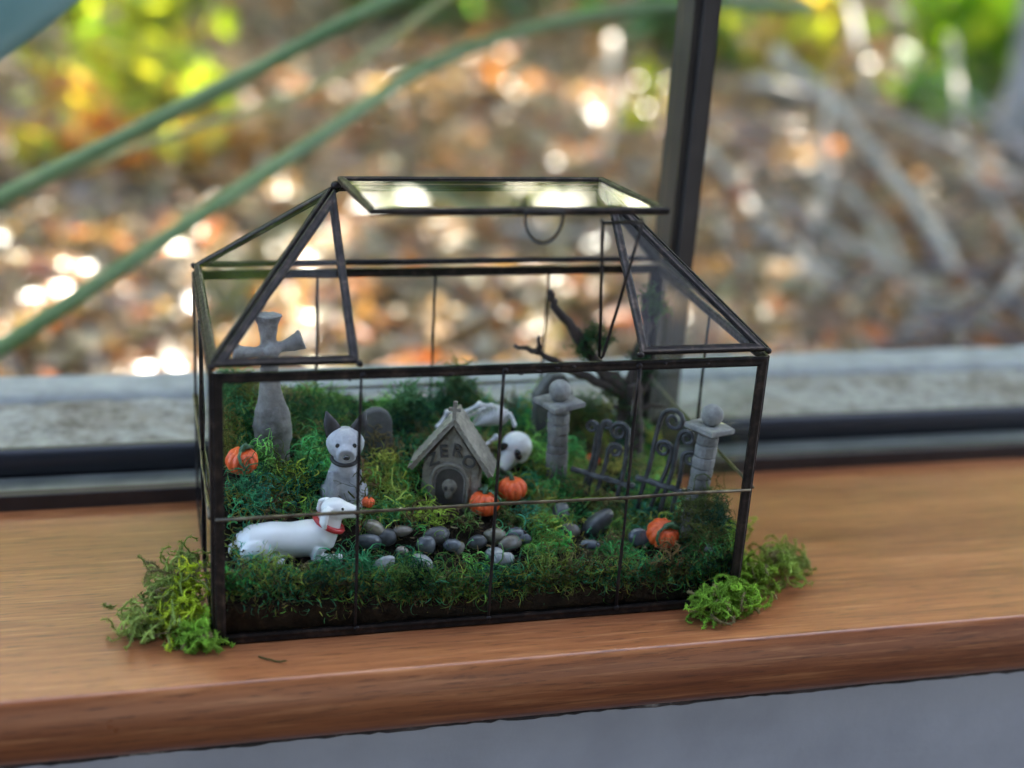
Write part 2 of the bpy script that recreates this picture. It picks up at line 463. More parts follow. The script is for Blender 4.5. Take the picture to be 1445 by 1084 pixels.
# window: bottom frame, gasket, mullion, pane
wf = empty('window', (30, 17, 0), label='dark framed window with black gasket and one upright mullion behind the terrarium', cat='window')
WO = (30, 17, 0)
MB().box((-70, 16.62, -3.0), (130, 17.4, 0.95), .06).build('bottom_frame', MAT['frame_brown'], wf, off=WO)
MB().box((-70, 17.42, -3.0), (130, 19.35, 0.88), .04).build('frame_ledge', MAT['alu'], wf, off=WO)
mb = MB(); mb.loft([[(x, 19.95 + .62 * math.cos(a), 1.55 + 1.02 * math.sin(a)) for a in np.linspace(0, 2*PI, 17)[:-1]] for x in np.linspace(-70, 130, 5)])
mb.build('gasket', MAT['rubber'], wf, True, off=WO)
MB().box((29.25, 18.2, 0.9), (30.95, 21.0, 120), .12).build('mullion', MAT['mullion'], wf, off=WO)
MB().box((29.75, 17.75, 0.9), (30.5, 18.18, 120), .06).build('mullion_bead', MAT['mullion'], wf, off=WO)
MB().box((-70, 19.8, 2.45), (29.22, 20.1, 120)).build('pane', MAT['window_glass'], wf, off=WO)
MB().box((30.98, 19.8, 2.45), (130, 20.1, 120)).build('pane', MAT['window_glass'], wf, off=WO)

from mathutils import noise as NZ
def slab(name, x0, x1, y0, y1, ztop, zbot, nx, ny, amp, scale, mat, edge=.8):
    X = np.linspace(x0, x1, nx); Y = np.linspace(y0, y1, ny)
    V, F = [], []
    for j, y in enumerate(Y):
        for i, x in enumerate(X):
            e = min(y - y0, y1 - y) / edge
            d = -edge * .6 * (1 - math.sqrt(max(0, 1 - (1 - min(1, e)) ** 2)))
            V.append((x, y, ztop + d + amp * NZ.fractal(Vector((x*scale, y*scale, 3.3)), .8, 2.0, 5)))
    for j in range(ny-1):
        for i in range(nx-1):
            a = j*nx+i; F.append((a, a+1, a+1+nx, a+nx))
    b = len(V)
    for j in (0, ny-1):
        for i in range(nx): V.append((X[i], Y[j], zbot))
    for i in range(nx-1):
        F.append((i, b+i, b+i+1, i+1)); F.append(((ny-1)*nx+i, (ny-1)*nx+i+1, b+nx+i+1, b+nx+i))
    o = MB().add(V, F).build(name, mat, None, True)
    return tag(o, kind='structure')
slab('outer_ledge', -70, 150, 20.9, 29.6, 1.75, -6, 260, 24, .16, 1.1, MAT['concrete'])
slab('ledge_kerb', -70, 150, 29.4, 34.2, 2.05, -8, 200, 14, .10, .6, MAT['concrete_smooth'], 1.2)

def GZ(x, y):
    t = max(0.0, y - 280)
    return -26.0 + .03 * t + 1.8 * NZ.fractal(Vector((x*.03, y*.03, 1.7)), .9, 2.0, 4)
X = np.concatenate([np.linspace(-900, -160, 13)[:-1], np.linspace(-160, 500, 95), np.linspace(500, 1300, 13)[1:]])
Y = np.concatenate([np.linspace(33, 160, 22)[:-1], np.linspace(160, 620, 66)[:-1], np.linspace(620, 2400, 16)])
V = [(x, y, GZ(x, y)) for y in Y for x in X]
nx = len(X); F = [(j*nx+i, j*nx+i+1, (j+1)*nx+i+1, (j+1)*nx+i) for j in range(len(Y)-1) for i in range(nx-1)]
tag(MB().add(V, F).build('garden_ground', MAT['garden'], None, True), kind='structure')

# leaf litter on the ground
def litter(n, ylo, yhi, smin, smax):
    y = ylo + (yhi - ylo) * rng.random(n) ** 1.2
    half = 30 + (y - 20) * .5
    x = 5 + (y - 30) * .33 + (rng.random(n) * 2 - 1) * half * 1.25
    z = np.array([GZ(a, b) for a, b in zip(x, y)]) + rng.random(n) * 2.2
    nor = np.stack([rng.normal(0, .55, n), rng.normal(0, .55, n), np.ones(n)], 1)
    hd = rng.normal(size=(n, 3))
    col = palette([(.24, .155, .090), (.32, .225, .135), (.18, .13, .085), (.32, .265, .20), (.48, .19, .055), (.25, .195, .15), (.40, .29, .17), (.34, .12, .055)], n, .18, [4, 4, 3, 3, .9, 3, 2.2, .7])
    return leaf_geo(np.stack([x, y, z], 1), smin + (smax - smin) * rng.random(n) ** 1.6, nor, hd, col, .5, .5, .22)
V, F, Cc = merge([litter(7000, 92, 250, 3, 8), litter(6500, 230, 480, 4, 11), litter(3000, 460, 720, 8, 16)])
o = fast('leaf_litter', V, F, MAT['litter'], Cc); tag(o, 'brown and grey dead leaves covering the garden ground', 'leaf litter', kind='stuff')

# sticks and dry branches lying in the garden
STICKS = [
 ([(102.7,143.4,-25.4),(104.7,129.0,-26.9),(105.6,113.0,-25.9)], 1.08, 'thick pale dry branch lying just beyond the ledge at right'),
 ([(118.4,133.8,-25.1),(108.0,111.4,-25.4)], 0.79, 'short pale stick lying beside the thick pale branch'),
 ([(87.1,124.2,-27.0),(101.8,143.4,-27.2),(120.8,173.8,-21.8),(139.2,213.8,-5.9)], 0.88, 'long grey branch bending upward right of the mullion'),
 ([(133.1,229.8,-2.6),(137.8,205.8,-10.4),(134.7,173.8,-17.8),(130.3,146.6,-22.4),(121.3,114.6,-26.4)], 1.05, 'longest grey branch sweeping down toward the ledge at the far right'),
 ([(116.0,169.0,-24.5),(119.1,149.8,-25.6),(118.4,127.4,-25.4),(119.9,111.4,-25.8)], 0.73, 'grey branch lying low under the sweeping branches'),
 ([(155.9,181.8,-16.8),(151.2,162.6,-21.6),(142.4,137.0,-24.6)], 0.70, 'thin grey branch leaving the picture at the right edge'),
 ([(115.7,221.8,-22.2),(114.3,197.8,-25.0),(106.3,162.6,-25.3)], 0.88, 'tan branch just right of the mullion'),
 ([(171.5,277.8,8.8),(163.2,245.8,-4.3),(151.2,217.0,-12.3)], 0.70, 'upright thin twig at the top right of the mullion'),
 ([(141.5,140.2,-23.0),(120.0,114.6,-25.8)], 0.79, 'tan stick leaning at the lower right corner of the garden'),
 ([(136.2,245.8,-11.5),(148.5,226.6,-12.6),(157.0,197.8,-14.4),(163.9,173.8,-19.0)], 0.79, 'nearly level grey branch below the bright green leaves'),
 ([(98.4,165.8,-26.9),(107.2,164.2,-26.1),(113.9,149.8,-26.6)], 0.61, 'short brown stick among rust leaves right of the mullion'),
 ([(127.4,165.8,-25.0),(118.1,140.2,-26.1),(107.7,114.6,-25.8)], 0.67, 'straight grey stick crossing behind the pale branch'),
 ([(126.7,189.8,-20.2),(128.3,162.6,-24.0),(115.2,125.8,-26.2)], 0.73, 'crooked grey branch in the middle of the tangle'),
 ([(100.2,173.8,-26.6),(95.7,149.8,-27.2),(91.1,130.6,-27.2)], 0.79, 'tan stick close beside the lower mullion'),
 ([(117.0,293.8,-9.1),(103.9,245.8,-16.8),(90.9,213.8,-24.3)], 0.79, 'upright grey twig left of the mullion'),
 ([(57.3,169.0,-25.1),(66.3,164.2,-25.6),(77.5,167.4,-25.3)], 0.70, 'level brown stick seen above the terrarium lid'),
 ([(-10.2,140.2,-26.1),(-0.3,146.6,-26.1)], 0.61, 'small brown stick on the ground left of the terrarium'),
 ([(25.9,137.0,-26.6),(34.9,140.2,-26.7),(42.3,133.8,-26.9)], 0.61, 'brown stick seen through the terrarium roof'),
 ([(195.5,261.8,-2.4),(180.5,229.8,-12.6),(164.2,194.6,-19.7)], 0.73, 'grey twig below the bright green leaves at far right'),
]
for pts, r, lab in STICKS:
    P = [np.array(q) + (0, 0, 1.0) for q in pts]
    Q = []
    for a, b in zip(P[:-1], P[1:]):
        for t in np.linspace(0, 1, 5)[:-1]: Q.append(a + (b - a) * t + rng.normal(0, .35, 3))
    Q.append(P[-1])
    mb = MB(); o0 = Q[0]
    mb.tube(Q, [r * (1.45 - .7 * k / len(Q)) for k in range(len(Q))], 8)
    e = mb.build('dry_branch', MAT['stick'], None, True, off=o0); e.location = Vector(o0) * CM
    tag(e, lab, 'branch', 'dry branches in the garden')
# finer tangle of dead twigs, too many to count
n = 200
by = 95 + rng.random(n) ** 1.3 * 190; bx = 82 + (by - 95) * .22 + rng.random(n) * 100
bz = np.array([GZ(a, b) for a, b in zip(bx, by)]) + rng.random(n) * 9
d = np.stack([rng.normal(.4, 1, n), rng.normal(-.6, 1, n), rng.normal(.0, .35, n)], 1)
V, F, Cc, _, _ = strand_geo(np.stack([bx, by, bz], 1), d, 14 + 36 * rng.random(n), .25 + .4 * rng.random(n), palette([(.22, .19, .19), (.18, .15, .13), (.26, .23, .22), (.13, .10, .085)], n, .2), 6, .3, .08, .03, 5)
tag(fast('twig_tangle', V, F, tinted('dead_twigs', .7), Cc), 'tangle of thin dead twigs on the ground at right', 'twigs', kind='stuff')

# long green stalks arching across the window
def stalk(name, ctrl, r0, r1, mat, lab, cat='plant stalk'):
    C = [np.array(q, float) for q in ctrl]; Q = []
    C = [2*C[0]-C[1]] + C + [2*C[-1]-C[-2]]
    for k in range(1, len(C) - 2):
        for t in np.linspace(0, 1, 9)[:-1]:
            a, b, c, d = C[k-1:k+3]
            Q.append(.5*((2*b)+(-a+c)*t+(2*a-5*b+4*c-d)*t*t+(-a+3*b-3*c+d)*t**3))
    Q.append(C[-2])
    mb = MB(); mb.tube(Q, [(r0 + (r1 - r0) * k / (len(Q)-1)) * (1 + .05*math.sin(k*.9) + (.10 if k % 13 == 6 else 0)) for k in range(len(Q))], 12, flat=.8)
    o = mb.build(name, mat, None, True, off=Q[0]); o.location = Vector(Q[0]) * CM
    tag(o, lab, cat, 'green stalks beyond the window'); return o
stalk('plant_stalk', [(-40, 45, -3), (-14.6, 55, 8.5), (3.6, 60, 17), (19.9, 65, 24.7), (40, 74, 31), (64, 84, 34)], .95, .7, MAT['stalk'], 'upper long green stalk arching toward the top edge of the window')
stalk('plant_stalk', [(-36, 34, -12), (-14.4, 45, -.7), (10.7, 60, 12), (26.8, 72, 18.9), (47.8, 80, 22.9), (70, 86, 23)], .85, .75, MAT['stalk'], 'lower long green stalk running behind the terrarium roof')
stalk('plant_stalk', [(-12, 74, 6), (4, 80, 10.4), (15.7, 85, 13.6), (27.5, 90, 20.5), (38, 94, 28)], .5, .45, MAT['stalk_yellow'], 'thin yellowish stalk between the two green stalks')

# leafy plants of the garden
def bush(name, c, rad, n, size, cols, lab, stems=6, w=None, width=.55):
    e = empty(name, (c[0], c[1], GZ(c[0], c[1])), label=lab, cat='bush', group='bushes in the garden')
    base = np.array([c[0], c[1], GZ(c[0], c[1])])
    clump = rng.normal(size=(9, 3)) * .55
    k = rng.integers(0, 9, n)
    P = np.array(c) + (clump[k] + rng.normal(size=(n, 3)) * .33) * np.array(rad)
    P[:, 2] = np.maximum(P[:, 2], base[2] + .5)
    V, F, C = leaf_geo(P, size * (.6 + .8 * rng.random(n)), rng.normal(size=(n, 3)) + np.array([0, 0, .6]), rng.normal(size=(n, 3)), palette(cols, n, .2, w), width, .35, .15)
    fast('foliage', V - base, F, MAT['leaf'], C, e)
    mb = MB()
    for q in P[rng.integers(0, n, stems)]:
        mid = (base + q) / 2 + rng.normal(0, .8, 3)
        mb.tube([base - base, mid - base, q - base], [.5, .35, .15], 6)
    mb.build('stem', MAT['bark'], e, True)
    return e
bush('yellow_green_bush', (-4, 233, 1.0), (14.4, 14.4, 20.8), 260, 8.8, [(.34, .38, .05), (.44, .44, .06), (.22, .30, .05)], 'yellow-green leafy bush at the top left beyond the window')
bush('orange_leaf_bush', (-3, 223, -18.2), (14.4, 11.2, 9.6), 130, 8.0, [(.62, .26, .06), (.55, .36, .08), (.40, .20, .08), (.36, .36, .07)], 'orange and brown leaved plant below the yellow-green bush')
bush('bright_green_bush', (229, 297, -7.0), (22.4, 22.4, 19.2), 330, 11.2, [(.20, .34, .02), (.28, .40, .03), (.12, .26, .03)], 'bright lime green bush at the top right corner')
bush('bright_green_bush', (212, 281, -24.6), (11.2, 9.6, 9.6), 80, 11.2, [(.20, .36, .02), (.10, .24, .03)], 'low lime green plant beneath the corner bush')
bush('small_yellow_bush', (180, 313, -8.6), (17.6, 14.4, 12.8), 110, 8.0, [(.40, .36, .04), (.30, .33, .04), (.34, .22, .08)], 'small yellow leaved plant above the grey branches')
bush('small_yellow_bush', (119, 262, -13.4), (4.0, 4.8, 9.6), 14, 8.8, [(.34, .36, .03)], 'slim sprig with yellow leaves left of the mullion', 2)
bush('dark_green_bush', (164, 366, -10.2), (16.0, 14.4, 14.4), 110, 11.2, [(.05, .11, .04), (.09, .15, .06)], 'dark green plant just right of the mullion top')
bush('dark_green_bush', (92, 414, -8.6), (35.2, 16.0, 12.8), 150, 11.2, [(.07, .16, .05), (.05, .10, .045), (.16, .20, .10)], 'dark green plant at the top behind the stalks')

# tree trunk at the right edge
mb = MB(); base = np.array((203.0, 231.0, -27.0))
Q = [np.array((0, 0, z)) + rng.normal(0, .25, 3) for z in np.linspace(0, 230, 24)]
mb.tube(Q, [8.6 - .011 * q[2] + .35 * rng.normal() + (3.5 if q[2] < 5 else 0) for q in Q], 18)
tr = empty('garden_tree', base, label='grey tree trunk at the right edge of the window', cat='tree')
mb.build('trunk', speck('grey_bark', (.16, .15, .155), (.36, .34, .35), 40, .9, .9), tr, True)
# its crown spreads over the garden and breaks the sunlight into dapples
rc = np.random.default_rng(21)
def canopy(n, lo, hi, size, per=14, sg=17):
    cl = np.array(lo) + (np.array(hi) - np.array(lo)) * rc.random((n // per, 3))
    k = rc.integers(0, len(cl), n)
    P = cl[k] + rc.normal(size=(n, 3)) * np.array([sg, sg, 9])
    return leaf_geo(P, size * (.6 + .7 * rc.random(n)), rc.normal(size=(n, 3)) * .7 + np.array([0, 0, 1]), rc.normal(size=(n, 3)), palette([(.06, .12, .03), (.09, .16, .035), (.14, .20, .04)], n, .2, None, rc), .55, .3, .12, rc)
parts = [canopy(22000, (-300, 70, 175), (620, 800, 265), 15, 48, 27), canopy(9000, (20, 120, 185), (200, 268, 250), 13)]  # second patch: extra unseen leaves added to keep the sun off the sill
V, F, Cc = merge(parts)
cr = fast('crown', V - base, F, MAT['leaf'], Cc, tr); cr['kind'] = 'stuff'
mb = MB()
for a, s in ((2.4, 1.0), (1.2, .8), (3.1, 1.2), (.4, .7)):
    Q = [np.array((0, 0, 150 + 12*s)), np.array((40*math.cos(a), 40*math.sin(a), 185)), np.array((110*s*math.cos(a), 110*s*math.sin(a), 215)), np.array((200*s*math.cos(a + .2), 200*s*math.sin(a + .2), 228))]
    mb.tube(Q, [3.2, 2.4, 1.6, .7], 8)
mb.build('limb', MAT['stick'], tr, True)
# hedge closing the garden far behind
n = 20000
k = rng.integers(0, 380, n); cl = np.array((-1100, 900, -20)) + np.array((2700, 200, 640)) * rng.random((380, 3)) ** np.array((1, 1, 1.2))
V, F, Cc = leaf_geo(cl[k] + rng.normal(size=(n, 3)) * 48, 26 + 20 * rng.random(n), rng.normal(size=(n, 3)), rng.normal(size=(n, 3)), palette([(.05, .10, .03), (.09, .15, .035), (.16, .19, .04), (.07, .09, .04)], n, .25), .6, .3, .12)
tag(fast('hedge', V, F, MAT['leaf'], Cc), 'leafy green hedge far behind the garden', 'hedge', kind='stuff')
# broad blue-green leaf tip at the top left
mb = MB(); rows = []
for t in np.linspace(0, 1, 12):
    c0 = np.array((-16, 38, 21.5)) + t * np.array((11.5, 7.5, 6.2)) + np.array((0, 0, 1.2 * math.sin(t * PI)))
    w = 2.6 * math.sin(PI * min(1, t * .9 + .12)) ** .7 * (1 - t * .25)
    d = np.array((-.35, .15, .92))
    rows.append([c0 - d * w, c0 - d * w * .5 + (0, .25, 0), c0 + (0, -.25, 0), c0 + d * w * .5 + (0, .25, 0), c0 + d * w])
rows = [r + [q + np.array((0, .12, 0)) for q in reversed(r)] for r in rows]
mb.loft(rows)
m = M('blue_green_leaf', (.10, .19, .17), rough=.4); o = mb.build('broad_leaf', m.m, None, True, off=(-10, 42, 24)); o.location = Vector((-10, 42, 24)) * CM
tag(o, 'broad blue-green leaf tip poking in at the top left corner', 'leaf')

# ------------------------------------------------------------------ terrarium
W, D, H, ZR, XL, XR = 28.0, 16.48, 14.63, 21.34, 6.83, 21.12
BW = .54                                                     # came width
terr = empty('glass_terrarium', (W/2, D/2, 0), label='house-shaped glass terrarium with dark metal edges and a propped open roof lid', cat='terrarium')
TO = np.array((W/2, D/2, 0))

def inset(P, w):
    """shrinks a planar convex polygon by w"""
    P = [np.asarray(q, float) for q in P]; n = len(P)
    nor = vn(np.cross(P[1]-P[0], P[2]-P[0]))
    out = []
    for i in range(n):
        a, b, c = P[i-1], P[i], P[(i+1) % n]
        d0, d1 = vn(b - a), vn(c - b)
        n0, n1 = np.cross(nor, d0), np.cross(nor, d1)
        k = n0 + n1
        out.append(b + k * (w / (1 + n0 @ n1)))
    return out, nor

def came(P, parent, bar='came', w=BW, t=.26, names=None, off=TO, pane='pane'):
    """one glazed panel: a metal came on every edge and the glass between"""
    P = [np.asarray(q, float) for q in P]
    O0, nor = inset(P, .03); O1, _ = inset(P, w * .22); O2, _ = inset(P, w * .5); O3, _ = inset(P, w * .78); O4, _ = inset(P, w)
    n = len(P)
    for i in range(n):
        j = (i + 1) % n
        prof = lambda k: [O0[k]-nor*t*.3, O1[k]-nor*t*.5, O2[k]-nor*t*.42, O3[k]-nor*t*.5, O4[k]-nor*t*.3, O4[k]+nor*t*.3, O3[k]+nor*t*.5, O2[k]+nor*t*.42, O1[k]+nor*t*.5, O0[k]+nor*t*.3]
        nm = names[i] if names else bar
        if nm: MB().loft([prof(i), prof(j)]).build(nm, MAT['bronze'], parent, off=off)
    if pane:
        G, _ = inset(P, w * .7)
        MB().loft([[q - nor*.06 for q in G], [q + nor*.06 for q in G]]).build(pane, MAT['glass'], parent, off=off)

def muntin(a, b, r=.085, mat='wire', wob=.015):
    a, b = np.array(a, float), np.array(b, float)
    Q = [a + (b-a)*t + rng.normal(0, wob, 3) * (0 < t < 1) for t in np.linspace(0, 1, 9)]
    MB().tube(Q, [r * (1 + .12*rng.normal()) for _ in Q], 7).build('muntin', MAT[mat], terr, True, off=TO)

ZM = H * .48
HW = H - .10
wn_ = ['bottom_rail', 'post', 'top_rail', 'post']
came([(0, 0, 0), (W, 0, 0), (W, 0, HW), (0, 0, HW)], terr, names=wn_, pane=None)
came([(W, .02, 0), (W, D, 0), (W, D, HW), (W, .02, HW)], terr, names=wn_, pane=None)
came([(W, D, 0), (0, D, 0), (0, D, HW), (W, D, HW)], terr, names=wn_, pane=None)
came([(0, D, 0), (0, .02, 0), (0, .02, HW), (0, D, HW)], terr, names=wn_, pane=None)
def wall_panes(p0, p1, nx, nor):
    p0, p1, nor = np.array(p0, float), np.array(p1, float), np.array(nor, float)
    d = vn(p1 - p0); p0 = p0 + d * .3; p1 = p1 - d * .3
    for i in range(nx):
        a, b = p0 + (p1-p0)*i/nx + d*.03, p0 + (p1-p0)*(i+1)/nx - d*.03
        for z0, z1 in ((.3, ZM - .03), (ZM + .03, HW - .3)):
            R = [a + (0, 0, z0), b + (0, 0, z0), b + (0, 0, z1), a + (0, 0, z1)]
            MB().loft([[q - nor*.06 for q in R], [q + nor*.06 for q in R]]).build('pane', MAT['glass'], terr, off=TO)
wall_panes((0, .0, 0), (W, .0, 0), 4, (0, 1, 0)); wall_panes((0, D, 0), (W, D, 0), 4, (0, 1, 0))
wall_panes((0, 0, 0), (0, D, 0), 2, (1, 0, 0)); wall_panes((W, 0, 0), (W, D, 0), 2, (1, 0, 0))
for x in (W*.25, W*.5, W*.75):
    muntin((x, -.10, .3), (x, -.10, HW - .2), .085, 'bronze'); muntin((x, D + .1, .3), (x, D + .1, HW - .2), .085, 'bronze')
muntin((.1, -.16, ZM), (W - .1, -.16, ZM), .095); muntin((.1, D + .16, ZM), (W - .1, D + .16, ZM), .09)
for x, s in ((0, -1), (W, 1)):
    muntin((x + s*.16, .1, ZM), (x + s*.16, D - .1, ZM), .09); muntin((x + s*.10, D/2, .3), (x + s*.10, D/2, HW - .2), .085, 'bronze')
# roof: two front triangles, back slope, two hips, ridge
ZE = H + .16
RL, RR = np.array((XL, D/2, ZR)), np.array((XR, D/2, ZR))
fl, fr, bl, br = np.array((0, -.02, ZE)), np.array((W, -.02, ZE)), np.array((0, D+.02, ZE)), np.array((W, D+.02, ZE))
tri = ['roof_rail', 'opening_post', 'hip_bar']; RW = .45
came([fl, (XL + .1, -.02, ZE), RL + (-.05, 0, 0)], terr, names=tri, w=RW)
came([(XR - .1, -.02, ZE), fr, RR + (.05, 0, 0)], terr, names=['roof_rail', 'hip_bar', 'opening_post'], w=RW)
came([bl, fl + (-.02, 0, 0), RL + (-.12, .05, -.02)], terr, names=['eave_rail', 'hip_bar', 'hip_bar'], w=RW)
came([fr + (.02, 0, 0), br, RR + (.12, .05, -.02)], terr, names=['eave_rail', 'hip_bar', 'hip_bar'], w=RW)
came([br, bl, RL + (0, .12, 0), RR + (0, .12, 0)], terr, names=['eave_rail', 'hip_bar', 'ridge_bar', 'hip_bar'], w=RW)
# solder blobs at the corners
for c_, r_ in ((RL + (0, 0, .05), .30), (RR + (0, 0, .05), .28), (fl + (.05, .05, 0), .2), (fr + (-.05, .05, 0), .2), (bl, .2), (br, .2), (np.array((XL + .1, 0, ZE)), .2), (np.array((XR - .1, 0, ZE)), .2)):
    mb = MB(); mb.ell(c_, (r_, r_*.9, r_*.8), (rng.random(), rng.random(), 0), 10, 7); mb.build('solder_joint', MAT['bronze'], terr, True, off=TO)
for x in (W*.25, W*.5, W*.75):
    for z, r_ in ((ZM, .17), (HW - .3, .15), (.45, .15)):
        mb = MB(); mb.ell((x + .04*rng.normal(), -.13, z + .03*rng.normal()), (r_*(.8+.4*rng.random()), .1, r_*(.8+.5*rng.random())), (0, rng.random()*3, 0), 9, 6); mb.build('solder_joint', MAT['bronze'], terr, True, off=TO)
for x in np.sort(rng.random(9)) * (W - 2) + 1:
    mb = MB(); mb.ell((x, -.10, HW - .05 - .5*rng.random()), (.10 + .08*rng.random(), .10, .05 + .04*rng.random()), (0, 0, 0), 8, 6); mb.build('solder_joint', MAT['bronze'], terr, True, off=TO)
# lid hinged on the ridge, held up by a bent wire
TH, LL = .0855, 10.12
hl, hr = RL + (.02, 0, .38), RR + (-.02, 0, .38)
dl = np.array((0, -math.cos(TH), math.sin(TH))) * LL
lid = empty('lid', (0, 0, 0)); lid.parent = terr; lid.location = (Vector(hl) - Vector(TO)) * CM
LO = hl
Lq = [hl + dl, hr + dl, hr, hl]
came(Lq, lid, names=['front_rail', 'side_rail', 'hinge_rail', 'side_rail'], off=LO, w=.42, t=.34)
c0 = (hl + dl) * .42 + (hr + dl) * .58 + np.array((-.2, -.05, -.1))
Q = [c0 + np.array((.92 * math.cos(a), -.12, 1.32 * math.sin(a) * (1 if a > PI else .08))) for a in np.linspace(PI*.98, 2.02*PI, 22)]
Q = [c0 + (-.92, -.12, .12)] + Q + [c0 + (.92, -.12, .12)]
mb = MB(); mb.tube(Q, .07, 8); mb.tube([c0 + (-.95, -.12, .14), c0 + (.95, -.12, .14)], .1, 8); mb.build('pull_ring', MAT['bronze'], lid, True, off=LO)
pa, pb, pc = np.array((17.95, -1.5, 21.95)), np.array((19.9, -1.5, 21.95)), np.array((19.0, .12, 14.75))
mb = MB(); mb.tube([pa + (0, .25, .12), pa, pa*.5 + (pc + (-.12, 0, 0))*.5 + (.02, 0, 0), pc + (-.1, 0, 0), pc + (0, 0, -.12), pc + (.1, 0, 0), pb*.5 + (pc + (.12, 0, 0))*.5, pb, pb + (0, .25, .12)], .085, 8)
mb.tube([pa + (-.05, .02, .02), pb + (.05, .02, .02)], .085, 8)
mb.build('prop_wire', MAT['bronze'], terr, True, off=TO)
mb = MB(); mb.box((.12, .16, .05), (W - .12, D - .16, .32)); mb.build('base_plate', MAT['bronze'], terr, off=TO)

# ------------------------------------------------------------------ the miniature ground
CP = np.array([(0.3,0.3,3.5),(4,.3,3.2),(7,.3,2.7),(11,.3,2.2),(14,.3,2.0),(18,.3,2.3),(22,.3,2.2),(25,.3,2.2),(27.7,.3,2.8),
(2,2.5,3.6),(5,2.5,3.3),(9,2.5,2.9),(14,2.5,2.8),(18,2.5,2.7),(22,2.5,2.5),(25,2.5,2.4),(27.5,2.2,3.3),
(1,5,6.2),(5,5,4.6),(9,5,4.3),(13,5,4.0),(18,5,3.4),(22,5,2.9),(27,5,3.2),
(1,8,6.7),(5,8,5.9),(10,8,5.3),(14,8,4.7),(19,8,4.1),(24,8,3.4),(27.5,8,3.3),
(1,11,7.8),(5,11,6.6),(10,11,6.0),(15,11,5.5),(20,11,4.6),(25,11,4.0),(27.5,11,3.8),
(1,15,8.2),(5,15,7.3),(10,15,6.7),(15,15,6.3),(20,15,5.5),(24,15,5.2),(27.5,15,4.4)])
def TZ(x, y):
    x = np.atleast_1d(np.asarray(x, float)); y = np.atleast_1d(np.asarray(y, float))
    d2 = (CP[None, :, 0] - x[:, None])**2 / 2 + (CP[None, :, 1] - y[:, None])**2 + .4
    w = d2 ** -2.0
    return (w * CP[None, :, 2]).sum(1) / w.sum(1)
xs = np.linspace(.3, W - .3, 90); ys = np.linspace(.3, D - .3, 54)
gx, gy = np.meshgrid(xs, ys)
gz = TZ(gx.ravel(), gy.ravel()).reshape(gx.shape) - .35
for j in range(54):
    for i in range(90): gz[j, i] += .22 * NZ.fractal(Vector((xs[i]*.9, ys[j]*.9, .4)), .8, 2, 4) - (.9 if j == 0 else .3 if j == 1 else 0)
V = np.stack([gx, gy, gz], -1).reshape(-1, 3).tolist(); nx, ny = 90, 54
F = [(j*nx+i, j*nx+i+1, (j+1)*nx+i+1, (j+1)*nx+i) for j in range(ny-1) for i in range(nx-1)]
rim = [i for i in range(nx)] + [j*nx+nx-1 for j in range(1, ny)] + [(ny-1)*nx+i for i in range(nx-2, -1, -1)] + [j*nx for j in range(ny-2, 0, -1)]
b = len(V); V += [(V[k][0], V[k][1], .34) for k in rim]
for k in range(len(rim)):
    q = (k+1) % len(rim); F.append((rim[q], rim[k], b+k, b+q))
F.append(tuple(b + k for k in range(len(rim))))
o = MB().add(V, F).build('soil_bed', MAT['soil'], None, True)
tag(o, 'dark brown soil bed filling the bottom of the terrarium', 'soil', kind='stuff')

GREENS = [(.060, .27, .12), (.11, .40, .11), (.19, .42, .09), (.32, .41, .08), (.075, .36, .19), (.50, .56, .11), (.24, .19, .075)]
GW = [2.6, 3, 3, 3, 2, 1.1, 2]
# places kept nearly bare: stones of the path, figures
BARE = [(12, 2.9, 1.7), (15, 2.9, 1.8), (9.2, 3.4, 1.3), (20.5, 4.2, 1.2), (4.3, 3.3, 2.0), (6.6, 3.1, 1.4), (7.2, 6.3, 1.0), (13.4, 7.4, 1.9), (12.9, 6.0, 1.1), (13.9, 5.9, .9), (14.9, 5.3, .9), (16.7, 6.5, .9), (24.3, 1.9, 1.45), (17.6, 9.4, 1.2), (23, 8, 1.2), (25.3, 5.6, 1.2), (1.8, 6.4, 1.0), (22.7, 10.5, .8)]
def moss_points(n, clumps):
    cx = .6 + (W - 1.2) * rng.random(clumps); cy = .5 + (D - 1.2) * rng.random(clumps)
    k = rng.integers(0, clumps, n)
    x = np.clip(cx[k] + rng.normal(0, .55, n), .35, W - .35); y = np.clip(cy[k] + rng.normal(0, .55, n), .35, D - .4)
    cc = palette(GREENS, clumps, .38, GW)[k]
    lift = np.maximum(0, rng.normal(.45, .55, clumps))[k]
    return x, y, cc, lift, np.stack([x - cx[k], y - cy[k]], 1)
n = 31000
x, y, cc, lift, rad = moss_points(n, 300)
keep = np.ones(n, bool)
for a, b_, r_ in BARE: keep &= ~(((x-a)**2 + (y-b_)**2 < r_*r_) & (rng.random(n) < .95))
x, y, cc, lift, rad = x[keep], y[keep], cc[keep], lift[keep], rad[keep]; n = len(x)
z = TZ(x, y) - .25 + lift * rng.random(n) * np.exp(-(rad**2).sum(1) / .5) * 1.5
col = np.clip(cc * (1 + rng.normal(0, .22, (n, 1))), .004, 1)
d = np.concatenate([rad * 1.3 + rng.normal(0, .6, (n, 2)), .15 + rng.random((n, 1)) * .8], 1)
ln = .75 + 1.1 * rng.random(n) ** 1.4
ok = (x < .8) | (x > W-.8) | (y > D-.9); ln[ok] *= .7
V, F, Cc, P, T = strand_geo(np.stack([x, y, z], 1), d, ln, .018 + .055 * rng.random(n) ** 2.2, col, 8, .9, .62, .05, 3)
